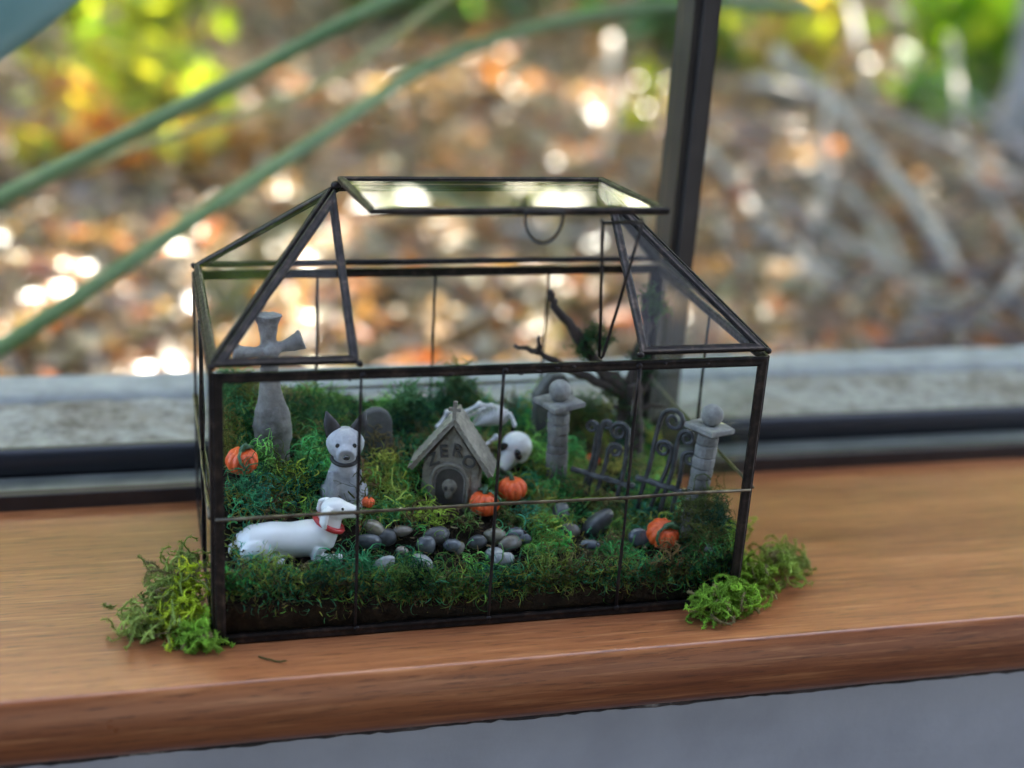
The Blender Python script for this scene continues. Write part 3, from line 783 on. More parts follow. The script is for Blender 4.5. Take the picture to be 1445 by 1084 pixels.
# moss packed against the front glass, brown and thin toward the soil
n2 = 9000
x2 = .4 + (W-.8) * rng.random(n2); top = TZ(x2, np.full(n2, .4))
t2 = rng.random(n2) ** .7
z2 = .6 + (top - .35) * t2; y2 = .42 + .5 * rng.random(n2)
c2 = palette(GREENS + [(.07, .05, .025), (.04, .03, .016), (.10, .075, .04)], n2, .25, GW + [1.5, 3, 1])
d2 = np.stack([rng.normal(0, .8, n2), rng.normal(-.15, .3, n2), rng.normal(.2, .6, n2)], 1)
lowz = .9 + 1.3 * np.array([.5 + .5*NZ.noise(Vector((q * .45, 1.3, 0))) for q in x2])
keep = (rng.random(n2) < np.where(z2 < lowz, .05, .25 + 1.0 * t2))
V2, F2, C2, _, _ = strand_geo(np.stack([x2, y2, z2], 1)[keep], d2[keep], (.6 + .9*rng.random(n2))[keep], (.014 + .040*rng.random(n2) ** 2)[keep], c2[keep], 7, .8, .55, .0, 3)
# short fuzz on the strands
k = rng.integers(0, n, 26000); seg = rng.integers(1, 8, 26000)
pb_ = P[k, seg]; V3, F3, C3, _, _ = strand_geo(pb_, T[k, seg] * .5 + rng.normal(size=(26000, 3)), .12 + .22 * rng.random(26000), np.full(26000, .016), col[k] * 1.15, 3, .5, .3, 0, 3)
# dry crumbs and straw lying in the moss
nc = 900
xc, yc = .5 + (W-1)*rng.random(nc), .4 + (D-1)*rng.random(nc) ** 1.6
V4, F4, C4, _, _ = strand_geo(np.stack([xc, yc, TZ(xc, yc) + .1 + .35*rng.random(nc)], 1), np.stack([rng.normal(size=nc), rng.normal(size=nc), .2*rng.normal(size=nc)], 1), .15 + .5*rng.random(nc)**2, .025 + .05*rng.random(nc)**2, palette([(.16, .11, .06), (.26, .20, .11), (.09, .065, .04), (.36, .31, .16)], nc, .2), 4, .5, .15, 0, 4)
V, F, Cc = merge([(V, F, Cc), (V2, F2, C2), (V3, F3, C3), (V4, F4, C4)])
lo, hi = np.array((.16, .16, .3)), np.array((W-.16, D-.2, 30))
V = np.clip(V, lo, hi)
o = fast('moss_carpet', V, F, MAT['moss'], Cc); tag(o, 'tangled dark green moss carpet over the soil inside the terrarium', 'moss', kind='stuff')

def moss_heap(name, pts, n, lmin, lmax, r, cols, label, cat='moss', group=None, w=None, spread=.5, up=.4, thick=.03, fuzz=2):
    """loose heap of curled moss: long strands with short barbs"""
    c0 = np.array(pts[0][:3]); c0[2] = min(q[2] for q in pts)
    pts = np.array([q[:3] for q in pts]); k = rng.integers(0, len(pts), n)
    B = pts[k] + rng.normal(size=(n, 3)) * np.array(r)
    d = (B - pts[k]) * spread + rng.normal(size=(n, 3)) * .6 + np.array((0, 0, up))
    pc = palette(cols, len(pts), .1, w); col = np.clip(pc[k] * (1 + rng.normal(0, .25, (n, 1))), .004, 1)
    V, F, C, P, T = strand_geo(B, d, lmin + (lmax-lmin)*rng.random(n), thick*(.7+.7*rng.random(n)), col, 8, .6, .36, .06, 4)
    q = n * fuzz * 6; k = rng.integers(0, n, q); s = rng.integers(0, 8, q)
    V2, F2, C2, _, _ = strand_geo(P[k, s], T[k, s]*.7 + rng.normal(size=(q, 3)), .08 + .13*rng.random(q), np.full(q, thick*.5), np.clip(col[k]*1.2, 0, 1), 3, .4, .2, 0, 3)
    V, F, C = merge([(V, F, C), (V2, F2, C2)])
    return c0, V, F, C
def heap(name, pts, n, lmin, lmax, r, cols, label, cat, group=None, clip=None, **kw):
    c0, V, F, C = moss_heap(name, pts, n, lmin, lmax, r, cols, label, **kw)
    if clip: V = np.clip(V, clip[0], clip[1])
    o = fast(name, V - c0, F, MAT['moss'], C); o.location = Vector(c0) * CM
    tag(o, label, cat, group); return o
INB = ((.17, .17, .4), (W-.17, D-.2, 30))
G1 = [(.040, .17, .076), (.07, .21, .07), (.12, .23, .06)]
heap('moss_bush', [(11.0, 12.6, 6.6), (11.6, 12.6, 7.2), (12.3, 12.4, 7.4), (11.8, 12.5, 8.0), (12.6, 12.6, 6.6)], 520, .5, 1.1, (.35, .35, .35), G1, 'rounded moss bush just left of the stone kennel roof', 'moss bush', 'moss bushes inside', INB)
heap('moss_bush', [(14.2, 14.2, 6.8), (14.6, 14.2, 7.8), (15.3, 14.0, 7.5), (14.9, 14.1, 8.5), (15.8, 14.2, 7.0)], 520, .5, 1.1, (.35, .3, .35), G1, 'taller moss bush behind the kennel roof cross', 'moss bush', 'moss bushes inside', INB)
heap('moss_bush', [(26.6, 1.3, 3.6), (27.0, 1.6, 4.3), (26.3, 1.6, 3.0), (27.2, 2.4, 4.7), (26.6, 2.2, 5.0), (27.3, 1.1, 2.4), (25.9, 2.6, 4.6)], 760, .6, 1.3, (.4, .4, .45), [(.030, .10, .048), (.07, .11, .033), (.10, .12, .036)], 'dark airy moss heap in the front right corner below the leaning pillar', 'moss bush', 'moss bushes inside', INB)
heap('moss_bush', [(.9, 9.5, 8.0), (1.0, 11.5, 8.8), (1.6, 12.5, 8.6), (.8, 7.8, 7.2), (2.2, 13.5, 8.4)], 640, .6, 1.3, (.35, .6, .45), [(.06, .18, .06), (.22, .23, .05), (.11, .19, .05)], 'olive moss heap in the left back corner behind the stone cross', 'moss bush', 'moss bushes inside', INB)
heap('moss_bush', [(4.6, 12.6, 7.2), (5.6, 12.8, 7.4), (6.4, 12.6, 7.1), (7.2, 12.0, 6.6), (5.4, 11.8, 6.9)], 640, .6, 1.2, (.5, .5, .35), [(.09, .19, .05), (.17, .20, .05), (.05, .16, .06)], 'wide moss heap between the stone cross and the round gravestone', 'moss bush', 'moss bushes inside', INB)
heap('moss_bush', [(22.2, 13.6, 5.8), (23.2, 13.8, 6.3), (21.9, 13.0, 5.5), (24.2, 13.4, 6.0)], 380, .6, 1.1, (.4, .4, .35), [(.13, .16, .04), (.17, .16, .05), (.07, .15, .05)], 'olive moss bush between the chamfered gravestone and the tree', 'moss bush', 'moss bushes inside', INB)

# pebbles of the path
PEB = [(8.53,3.92,4.05,.60,.45,'a',.5,'olive brown pebble, uppermost at the left end of the path'),(8.14,3.46,3.5,.6,.45,'b',.2,'shiny grey pebble below the olive pebble at the left end'),(9.14,3.62,3.6,.57,.38,'d',-.1,'flat dark pebble right of the olive pebble'),(10.03,3.76,3.8,.55,.27,'c',0,'thin flat tan pebble at the back of the path, left part'),(9.84,2.76,3.15,.34,.28,'c',.3,'small brownish pebble alone in the moss, left part'),(8.77,1.54,3.05,.54,.42,'e',-.6,'pale grey pebble standing tilted near the front glass, left'),
(11.77,3.4,3.55,.66,.46,'d',.1,'large dark slate pebble at the middle of the path'),(11.24,2.98,3.3,.5,.5,'b',.9,'wet shiny grey pebble in front of the large slate pebble'),(10.77,1.88,2.9,.56,.41,'e',.4,'glossy whitish pebble near the front glass'),(10.15,1.32,2.7,.4,.3,'d',0,'small dark pebble half buried at the front glass'),(12.59,3.0,3.2,.53,.34,'b',.3,'grey pebble right of the shiny pair'),(14.01,3.28,3.1,.46,.38,'d',-.2,'dark round pebble before the orange pumpkins'),(12.95,2.88,3.05,.34,.27,'c',.5,'small tan pebble between grey ones in the centre'),
(15.02,3.56,3.25,.6,.47,'a',.2,'brownish pebble left of the middle upright bar, upper'),(15.82,2.96,3.05,.65,.44,'c',.1,'smooth oval taupe pebble right of the middle upright bar'),(16.25,3.76,3.25,.54,.35,'b',-.3,'dark grey pebble behind the taupe pebble'),(14.72,2.14,2.9,.53,.34,'e',.2,'pale flat pebble below the brownish one'),(15.09,1.72,2.8,.6,.38,'e',0,'light chipped pebble lowest at the middle bar'),(16.68,3.36,3.05,.35,.31,'b',0,'small grey pebble at the right end of the cluster'),
(19.09,4.9,3.7,.55,.72,'d',.1,'tall dark pebble standing below the left pillar'),(19.39,3.74,3.2,.5,.47,'c',.4,'round brown-grey pebble leaning on the tall dark one'),(21.29,4.56,3.2,.98,.5,'d',-.62,'long slanting charcoal pebble below the gate'),(20.18,2.64,2.85,.54,.36,'b',0,'flat wet pebble low in the moss right of centre'),(23.22,2.92,2.85,.64,.6,'b',.3,'grey pebble behind the front right pumpkin'),(26.49,1.0,3.05,.34,.3,'e',.2,'small pale pebble in the right corner moss')]
def pebble_mesh(seed):
    r = np.random.default_rng(seed); mb = MB(); mb.ell((0, 0, 0), (1, .85, 1), (0, 0, 0), 16, 11)
    ph = r.random(6) * 6
    out = []
    for q in mb.v:
        v = np.array(q); s = 1 + .10 * math.sin(2.1*v[0] + ph[0]) + .09 * math.sin(2.3*v[1] + 1.7*v[2] + ph[1]) + .05*math.sin(3.9*v[2] + ph[2])
        out.append(tuple(v * s))
    mb.v = out; return mb
for i, (x_, y_, z_, a_, b_, mt, tilt, lab) in enumerate(PEB):
    mb = pebble_mesh(100 + i)
    mb.xf(Matrix.Rotation(tilt, 4, 'Y') @ Matrix.Diagonal((a_ * (.95 + .2*rng.random()), max(a_, b_) * (.65 + .3*rng.random()), b_ * (.95 + .25*rng.random()), 1)))
    o = mb.build('pebble', MAT['peb_' + mt], None, True); o.location = Vector((x_, y_, z_)) * CM; o.rotation_euler = (-.25, 0, rng.normal(0, .2))
    tag(o, lab, 'pebble', 'pebbles of the path')

# ------------------------------------------------------------------ pumpkins
def pumpkin(loc, r, rot, lab, lobes=11, vine=True):
    e = empty('pumpkin', loc, rot, lab, 'pumpkin', 'clay pumpkins')
    mb = MB(); n = lobes * 6; rings = []
    for k in range(1, 15):
        th = PI * k / 15
        rr = math.sin(th) ** .85
        zz = -.80 * math.cos(th) - (.16 * max(0, -math.cos(th)) ** 6 if 0 else 0)
        zz -= .20 * math.exp(-((rr) / .35) ** 2) * (1 if th > PI/2 else -.6)
        ring = []
        for i in range(n):
            a = 2*PI*i/n
            s = 1 - .19 * (1 - abs(math.sin(a * lobes / 2)) ** .55) * min(1, rr * 1.6)
            ring.append((r*rr*s*math.cos(a), r*rr*s*math.sin(a), r*zz*(.94+.06*s)))
        rings.append(ring)
    mb.loft(rings).build('body', MAT['orange'], e, True)
    mb = MB(); h = r
    mb.tube([(0, 0, .5*h), (.02*h, 0, .75*h), (.14*h, -.05*h, .98*h), (.36*h, -.1*h, 1.06*h)], [.24*h, .17*h, .14*h, .15*h], 7); mb.build('stem', MAT['green_clay'], e, True)
    if vine:
        Q = [(.1*h, -.1*h, .74*h), (-.25*h, -.3*h, .92*h), (-.55*h, -.55*h, .74*h), (-.6*h, -.82*h, .42*h), (-.45*h, -.96*h, .16*h), (-.28*h, -1.0*h, .05*h)]
        MB().tube(Q, [.10*h, .10*h, .10*h, .09*h, .08*h, .04*h], 7).build('vine', MAT['green_clay'], e, True)
        rows = []
        for t in np.linspace(0, 1, 8):
            c = np.array((.1 + .75*t, .05*math.sin(3*t), .80 + .10*math.sin(PI*t) - .18*t*t)) * h; w = .34*h*math.sin(PI*min(.97, t*.9+.08)) ** .8
            rows.append([c + (0, -w, -.03*h), c + (0, 0, .07*h), c + (0, w, -.03*h), c + (0, 0, -.02*h)])
        MB().loft(rows).build('leaf', MAT['green_clay'], e, True)
    return e
pumpkin((1.80, 5.6, 7.5), .86, (.1, -.1, .5), 'orange pumpkin with green vine below the stone cross at left')
pumpkin((14.86, 5.4, 4.35), .86, (.05, .1, 1.6), 'front one of two orange pumpkins at the kennel corner')
pumpkin((16.68, 6.4, 4.65), .84, (.0, .1, 2.4), 'rear one of two orange pumpkins at the kennel corner', vine=False)
pumpkin((22.80, 10.9, 4.05), .50, (.1, .1, .4), 'small orange pumpkin behind the left gate wing', vine=False)
pumpkin((24.17, 2.2, 3.50), .92, (.45, .12, -.1), 'orange ribbed pumpkin resting alone near the front right glass')
pumpkin((8.35, 4.9, 5.05), .36, (.0, .1, .3), 'tiny orange pumpkin between the two dog figurines', vine=False)

# ------------------------------------------------------------------ stones
# flared cross
e = empty('cross_gravestone', (3.70, 9.2, 6.1), (0, 0, 0), 'tall grey stone cross with flared arms at the left', 'gravestone', 'gravestones')
mb = MB()
mb.tube([(0, 0, -.3), (0, 0, .9), (.03, 0, 1.7), (-.02, 0, 2.5), (-.08, 0, 3.3), (-.12, 0, 4.2), (-.14, 0, 5.2), (-.16, 0, 6.1)], [1.0, 1.0, 1.08, 1.0, .72, .56, .50, .50], 18, flat=.75)
mb.tube([(-.16, 0, 5.9), (-.2, 0, 6.8), (-.22, 0, 7.6), (-.24, 0, 8.15)], [.48, .44, .58, .88], 14, flat=.62)
mb.tube([(-.16, 0, 6.15), (-.9, 0, 6.05), (-1.5, 0, 6.0), (-2.05, 0, 6.02)], [.46, .40, .50, .74], 14, flat=.75)
mb.tube([(-.16, 0, 6.2), (.6, 0, 6.35), (1.1, 0, 6.5), (1.6, 0, 6.72)], [.46, .42, .54, .78], 14, flat=.75)
mb.ell((.0, -.38, 6.25), (.42, .3, .36), (0, .3, 0)); mb.ell((.62, .05, 1.2), (.5, .55, .7)); mb.ell((-.5, -.2, .9), (.55, .5, .8))
fuse('cross', mb, MAT['stone_brown'], e, .085, 4, .07, 1.4)

def slab_stone(name, loc, poly, t, mat, lab, rot=(0, 0, 0), noise=.03):
    e = empty(name, loc, rot, lab, 'gravestone', 'gravestones')
    mb = MB(); mb.prism(poly, -t/2, t/2); fuse('slab', mb, mat, e, .07, 4, noise, 1.8); return e
arc = [(-.92, -1.2), (.92, -1.2)] + [(.92*math.cos(a)*(1 if a else 1), 1.35 + .95*math.sin(a)) for a in np.linspace(0, PI, 13)]
slab_stone('round_gravestone', (9.62, 10.3, 5.95), arc, .55, MAT['stone_dark'], 'round-topped dark gravestone behind the grey dog figurine', (0, -.04, .05))
slab_stone('chamfered_gravestone', (20.75, 13.3, 5.0), [(-1.15, -1.2), (1.15, -1.2), (1.2, 2.6), (.62, 3.75), (-.3, 3.8), (-1.2, 2.6)], .75, MAT['stone_dark'], 'dark gravestone with chamfered top behind the left pillar', (0, 0, .15))

# stone kennel with gabled roof
HS = empty('stone_kennel', (13.40, 7.3, 4.0), (math.radians(-3), math.radians(1), math.radians(-20)), 'small weathered stone kennel with steep gabled roof, cross finial and arched door', 'kennel')
wall = [(-1.62, -.8), (1.62, -.8), (1.55, 2.2), (0, 4.42), (-1.55, 2.2)]
hw = MB(); hw.prism(wall, -1.0, .9); fuse('wall', hw, MAT['stone_house'], HS, .06, 2, .035, 2.2)
for s in (-1, 1):
    a, b = np.array((0, 0, 4.86)), np.array((s * 2.22, 0, 1.85))
    d = vn(b - a); nn = np.array((-d[2] * s, 0, d[0] * s)); nn = nn if nn[2] > 0 else -nn
    rf = MB()
    R = [a - nn*.15 + d*(.0), b - nn*.15, b + nn*.02, a + nn*.02]
    rf.loft([[q + (0, -1.22, 0) for q in R], [q + (0, 1.15, 0) for q in R]])
    roof = rf.build('roof', MAT['stone_house'], HS)
    for k in range(9):                                   # courses of shingles, each a slat of its own
        q0, q1 = a + (b - a) * (k / 9.0), a + (b - a) * ((k + 1.12) / 9.0)
        sh = MB(); S = [q0 + nn*.03, q1 + nn*.05, q1 + nn*.14, q0 + nn*.07]
        j = .04 * rng.normal()
        sh.loft([[q + (0, -1.26 + j, 0) for q in S], [q + (0, 1.2, 0) for q in S]]).build('shingle', MAT['stone_house'], roof)
rg = MB(); rg.tube([(0, -1.28, 4.9), (0, 1.2, 4.9)], .12, 8); rg.build('ridge', MAT['stone_house'], HS, True)
fn = MB(); fn.box((-.11, -1.25, 4.75), (.11, -.98, 5.95), .04); fn.box((-.34, -1.24, 5.38), (.34, -1.0, 5.58), .04); fn.build('finial_cross', MAT['stone_house'], HS)
# arched door: dark panel, two mouldings, carved face-like hollows
def arch(w, h, n=14): return [(-w, -.3), (w, -.3)] + [(w*math.cos(a), h + w*math.sin(a)) for a in np.linspace(0, PI, n)]
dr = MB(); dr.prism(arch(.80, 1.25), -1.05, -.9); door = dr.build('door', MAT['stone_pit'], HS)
for w, r_, mt in ((1.02, .11, 'stone_house'), (.84, .07, 'stone_brown')):
    Q = [(-w, -1.04, -.5), (-w, -1.04, .6)] + [(-w*math.cos(a), -1.04, 1.25 + w*math.sin(a)) for a in np.linspace(0, PI, 15)] + [(w, -1.04, .6), (w, -1.04, -.5)]
    MB().tube(Q, r_, 8).build('door_moulding', MAT[mt], HS, True)
sk = MB(); sk.ell((0, -1.06, .95), (.42, .12, .46)); sk.ell((0, -1.06, .5), (.24, .1, .3)); sk.build('door_relief', MAT['stone_house'], door, True)
for sx in (-1, 1): MB().ell((sx*.17, -1.17, .88), (.10, .04, .14)).build('hollow', MAT['ink'], door, True)
MB().prism([(-.78, -.3), (.78, -.3), (.78, .25), (-.78, .25)], -1.08, -1.03).build('door_sill', MAT['stone_pit'], door)  # dark strip painting the shade at the foot of the door
# raised letters around the arch
for ch, lx, lz, ang in (('Z', -1.02, 2.42, .42), ('E', -.46, 2.95, .14), ('R', .30, 3.08, -.10), ('O', .96, 2.50, -.42)):
    cu = bpy.data.curves.new('letter', 'FONT'); cu.body = ch; cu.size = .98 * CM; cu.extrude = .05 * CM; cu.bevel_depth = .018 * CM
    cu.align_x = 'CENTER'; cu.align_y = 'CENTER'; cu.offset = .0
    to = bpy.data.objects.new('tmp', cu); ts.collection.objects.link(to)
    me = baked(to); bpy.data.objects.remove(to)
    me.materials.clear(); me.materials.append(MAT['ink'])
    o = link(bpy.data.objects.new('letter', me)); o.parent = HS
    o.location = Vector((lx, -1.07, lz)) * CM; o.rotation_euler = Euler((PI/2, 0, 0)); o.rotation_euler.rotate_axis('Z', ang)
    o['label'] = 'dark letter %s on the kennel gable' % ch

# gate pillars
def pillar(loc, rot, h, lab, broken=False):
    e = empty('gate_pillar', loc, rot, lab, 'pillar', 'stone gate pillars')
    z0 = -1.2; k = 0
    while z0 < h - .1:                                   # drums of the column, one above the other
        z1 = min(h, z0 + .62 + .1 * rng.normal()); r = .60 + .02 * rng.normal(); n = 18
        mb = MB(); rings = []
        for z, rr in ((z0 + .02, r - .06), (z0 + .07, r), (z0 * .5 + z1 * .5, r + .015), (z1 - .06, r), (z1 - .01, r - .05)):
            rings.append([(rr*math.cos(2*PI*i/n)*(1 + .018*rng.normal()), rr*math.sin(2*PI*i/n)*(1 + .018*rng.normal()), z) for i in range(n)])
        mb.loft(rings).build('drum', MAT['stone'], e); z0 = z1; k += 1
    q = 1.06
    poly = [(-q, -q), (q, -q), (q, q), (-q, q)] if not broken else [(-q, -q*.95), (q*.8, -q), (q, -.35), (q*.5, .1), (q*.85, .45), (.45, q), (-q, q*.9)]
    mb = MB()
    mb.loft([[(x*.94, y*.94, h - .02) for x, y in poly], [(x, y, h + .05) for x, y in poly], [(x*1.01, y*.99, h + .25) for x, y in poly], [(x*.95, y*.95, h + .31) for x, y in poly]])
    cap = mb.build('cap', MAT['stone'], e)
    if broken:
        bk = MB(); bk.box((.50, -.42, h + .03), (1.10, .10, h + .29), .06); bk.build('broken_core', MAT['yellow_core'], cap)  # pale yellow block painting the sun patch on the broken cap
    mb = MB(); mb.ell((0, 0, h + .86), (.62, .62, .62), n=24, m=16)
    fuse('ball', mb, MAT['stone'], e, .06, 1, .025, 3)
    return e
pillar((19.75, 8.2, 4.0), (0, math.radians(-2), math.radians(20)), 4.9, 'upright stone gate pillar with square cap and ball, left of the gate')
pillar((26.35, 3.35, 3.6), (0, math.radians(6), math.radians(28)), 5.35, 'leaning stone gate pillar with broken cap at the right glass', True)

# wrought iron gate wings
def scroll(s0, h0, h1, side, rr, turns=1.6, lean=0.0):
    """upright bar ending in a spiral; (s, h) points"""
    Q = [(s0 + lean*(h-h0) + .05*math.sin(h*1.7), h) for h in np.linspace(h0, h1, 8)]
    cx, cz = Q[-1][0] + side*rr, Q[-1][1]
    for t in np.linspace(0, 1, 30)[1:]:
        a = PI - t * turns * 2*PI; r = rr * (1 - .78*t)
        Q.append((cx + side * r*math.cos(a), cz + r*math.sin(a)))
    return Q
def gate(loc, rot, bars, length, lab):
    e = empty('gate_wing', loc, rot, lab, 'gate', 'iron gate wings')
    mb = MB(); mb.box((-.1, -.16, -.16), (length, .16, .16), .05); fuse('crossbar', mb, MAT['iron'], e, .06, 2, .05, 2.5)
    for sp in bars:
        Q = scroll(*sp); r = .14
        MB().tube([(a, 0, b) for a, b in Q], [r]*8 + list(np.linspace(r, .07, len(Q)-8)), 8).build('bar', MAT['iron'], e, True)
    return e
gate((20.60, 8.0, 4.95), (math.radians(-6), math.radians(4), math.radians(-36)),
     [(.95, -1.3, 2.75, -1, .36, 1.6, .04), (1.2, -1.3, 3.1, 1, .27, 1.6, .03), (3.0, -1.4, 2.9, -1, .58, 1.7, -.02), (1.75, -1.3, 1.75, 1, .42, 1.7, .04)], 3.8, 'left wrought iron gate wing with small scrolls')
gate((23.85, 6.0, 5.15), (math.radians(-5), math.radians(4), math.radians(-40)),
     [(.40, -1.8, 3.85, 1, .70, 1.5, .05), (1.15, -1.7, 2.1, -1, .50, 1.7, .14), (1.75, -1.7, 3.1, 1, .46, 1.6, .04), (2.45, -1.5, 2.0, 1, .46, 1.7, -.03)], 3.0, 'right wrought iron gate wing with taller scrolls')

# ------------------------------------------------------------------ miniature dead tree
TR = np.array((25.4, 11.8, 3.6))
e = empty('dead_tree', TR, (0, 0, 0), 'small bare twig tree with moss tufts at the back right', 'tree')
def branch(pts, r0, r1):
    P = [np.array(q, float) for q in pts]; Q = []
    for a, b in zip(P[:-1], P[1:]):
        for t in np.linspace(0, 1, 5)[:-1]: Q.append(a + (b-a)*t + rng.normal(0, .06, 3))
    Q.append(P[-1]); mb.tube(Q, [r0 + (r1-r0)*k/(len(Q)-1) for k in range(len(Q))], 8)
mb = MB()
branch([(25.4, 11.8, 3.4), (25.4, 11.8, 5.4), (25.3, 11.9, 7.0), (25.2, 11.9, 8.6)], 1.0, .62)
mb.tube([(25.4, 11.8, 3.2), (25.4, 11.8, 4.2)], [1.4, .95], 10)
fuse('trunk', MB().add([tuple(np.array(q) - TR) for q in mb.v], mb.f), MAT['bark'], e, .08, 2, .06, 2)
BR = [([(25.2, 11.9, 8.0), (23.6, 12.2, 9.0), (21.9, 12.5, 11.2), (20.3, 12.6, 13.2), (19.9, 12.6, 14.2)], .30, .12),
      ([(25.2, 11.9, 7.6), (23.0, 12.0, 8.7), (20.8, 12.1, 9.8), (19.4, 12.2, 10.6), (17.9, 12.3, 11.0)], .22, .08),
      ([(25.2, 11.9, 8.2), (25.5, 12.1, 10.2), (25.8, 12.2, 12.0), (25.6, 12.3, 13.9)], .30, .14),
      ([(25.8, 12.2, 11.6), (26.5, 12.3, 12.4), (26.8, 12.4, 13.3)], .16, .07),
      ([(25.3, 11.9, 7.2), (26.0, 12.0, 8.4), (26.7, 12.1, 9.2)], .24, .08),
      ([(25.4, 11.8, 6.6), (26.5, 11.7, 7.2), (27.4, 11.6, 7.0)], .16, .05),
      ([(19.4, 12.2, 10.55), (19.35, 12.2, 11.6)], .12, .05), ([(22.4, 12.4, 10.6), (21.6, 12.0, 12.1)], .10, .04), ([(25.2, 11.9, 8.0), (24.6, 11.6, 6.9), (24.0, 11.2, 7.4)], .16, .06)]
for pts, r0, r1 in BR:
    mb = MB(); branch(pts, r0 * 1.6, r1 * 1.4); mb.build('limb', MAT['bark'], e, True, off=TR)
c0, V, F, C = moss_heap('crown', [(22.3, 12.4, 11.2), (22.8, 12.2, 11.6), (23.3, 12.1, 11.0), (22.0, 12.3, 10.6), (24.3, 12.0, 8.6), (24.8, 11.9, 8.0), (24.0, 12.0, 7.9), (26.6, 12.3, 13.0), (26.2, 12.2, 9.0), (25.9, 12.1, 13.9), (25.2, 11.4, 6.2), (25.7, 11.5, 5.2), (24.9, 11.6, 7.2), (25.5, 12.0, 10.2)], 800, .35, .8, (.28, .24, .26), [(.03, .085, .035), (.05, .10, .03)], '')
fast('crown', V - TR, F, MAT['moss'], C, e)['kind'] = 'stuff'

# ------------------------------------------------------------------ figurines
# white dog lying with its head raised
e = empty('white_dog_figurine', (4.15, 3.2, 2.95), (0, 0, math.radians(-4)), 'glossy white lying dog figurine with red collar near the front left glass', 'figurine', 'dog figurines')
mb = MB()
mb.tube([(-2.75, 0, .85), (-2.1, 0, 1.0), (-1.1, 0, 1.05), (0, 0, 1.02), (.9, 0, 1.1), (1.55, 0, 1.35), (1.85, 0, 1.9), (2.0, 0, 2.4)], [.55, .86, .95, .93, .98, .92, .66, .58], 44, flat=1.0)
mb.ell((2.15, 0, 2.72), (.74, .64, .62)); mb.tube([(2.4, 0, 2.72), (2.9, 0, 2.60), (3.35, 0, 2.50)], [.52, .40, .30], 14)
for s in (-1, 1):
    mb.ell((-1.75, s*.72, .75), (.95, .42, .72)); mb.tube([(-1.3, s*.95, .25), (-.4, s*1.0, .22)], [.28, .24], 10)
    mb.tube([(1.3, s*.62, .95), (1.2, s*.72, .35), (1.9, s*.72, .22), (2.55, s*.68, .22)], [.45, .34, .27, .26], 10)
    mb.tube([(1.85, s*.52, 3.05), (1.62, s*.78, 2.85), (1.52, s*.86, 2.35), (1.60, s*.84, 2.0)], [.22, .30, .30, .16], 10, flat=.6)
mb.tube([(-2.7, 0, .9), (-3.15, -.15, .75), (-3.2, -.5, .5)], [.26, .18, .10], 10)
fuse('body', mb, MAT['white'], e, .045, 16)
cl = MB(); rings = []
for k in range(28):
    a = 2*PI*k/28; c = np.array((1.86 + .70*math.cos(a)*.98, .70*math.sin(a), 1.93 - .36*math.cos(a)))
    rings.append(c)
cl.tube(rings + [rings[0]], .15, 8); cl.build('collar', MAT['red'], e, True)
for s in (-1, 1): MB().ell((2.52, s*.47, 2.93), (.085, .06, .085), n=10, m=7).build('eye', MAT['black'], e, True)
MB().ell((3.63, 0, 2.56), (.12, .15, .11), n=10, m=7).build('nose', MAT['black'], e, True)

# grey puppy sitting
e = empty('grey_dog_figurine', (7.25, 6.25, 4.5), (0, 0, math.radians(-6)), 'grey sitting puppy figurine with dark pointed ears behind the white dog', 'figurine', 'dog figurines')
mb = MB()
mb.tube([(0, .25, .1), (0, .2, .6), (0, .05, 1.2), (0, -.1, 1.8), (0, -.2, 2.3)], [.85, .92, .78, .6, .48], 16)
mb.ell((0, -.28, 2.95), (.84, .80, .74)); mb.tube([(0, -.8, 2.8), (0, -1.2, 2.68)], [.50, .38], 12)
for s in (-1, 1):
    mb.tube([(s*.42, -.35, 1.7), (s*.45, -.55, .8), (s*.45, -.6, .1), (s*.47, -.85, .05)], [.32, .27, .24, .24], 10)
    mb.ell((s*.7, .1, .45), (.38, .62, .48)); mb.tube([(s*.75, -.3, .1), (s*.8, -.75, .08)], [.24, .2], 8)
fuse('body', mb, MAT['grey_dog'], e, .055, 5, .012, 3)
for s in (-1, 1):
    er = MB(); er.tube([(s*.45, -.15, 3.3), (s*.68, -.12, 3.85), (s*.84, -.10, 4.35)], [.42, .30, .04], 10, flat=.5, up=(0, 1, .1)); er.build('ear', MAT['grey_dark'], e, True)
    MB().ell((s*.36, -.97, 3.12), (.10, .07, .11), n=10, m=7).build('eye', MAT['black'], e, True)
MB().ell((0, -1.56, 2.82), (.16, .12, .12), n=10, m=7).build('nose', MAT['black'], e, True)
e.scale = (1.22, 1.22, 1.22)
ct = MB(); ct.tube([(.56*math.cos(a), -.17 + .56*math.sin(a), 2.18 + .1*math.sin(a)) for a in np.linspace(0, 2*PI, 25)], .09, 8); ct.build('collar', MAT['grey_dark'], e, True)

# dog skeleton lying on its side behind the kennel
SK = np.array((15.6, 11.2, 5.6))
e = empty('dog_skeleton', SK, (0, 0, 0), 'pale dog skeleton figurine lying on moss behind the kennel', 'figurine', 'dog figurines')
mb = MB()
for t in np.linspace(0, 1, 9):
    c = np.array((.15 + 1.55*t, .1 - .1*t, 1.25 + .28*math.sin(PI*t))); r = .62*math.sin(PI*(.18 + .68*t)) + .1
    Q = [c + np.array((.25*math.sin(a), -r*math.cos(a)*.9, r*math.sin(a)*.75 + .0)) for a in np.linspace(-.55*PI, 1.45*PI, 20)]
    mb.tube(Q, .075, 6)
rib = mb.build('ribcage', MAT['bone'], e, True)
mb = MB(); mb.ell((.95, 0, 1.35), (.85, .42, .40), (0, -.12, 0)); mb.build('rib_core', MAT['bone'], rib, True)
mb = MB(); Q = [(-.9, .2, 1.15), (-.2, .15, 1.55), (.6, .15, 1.95), (1.4, .05, 1.95), (2.0, -.3, 1.6), (2.1, -.8, 1.2)]
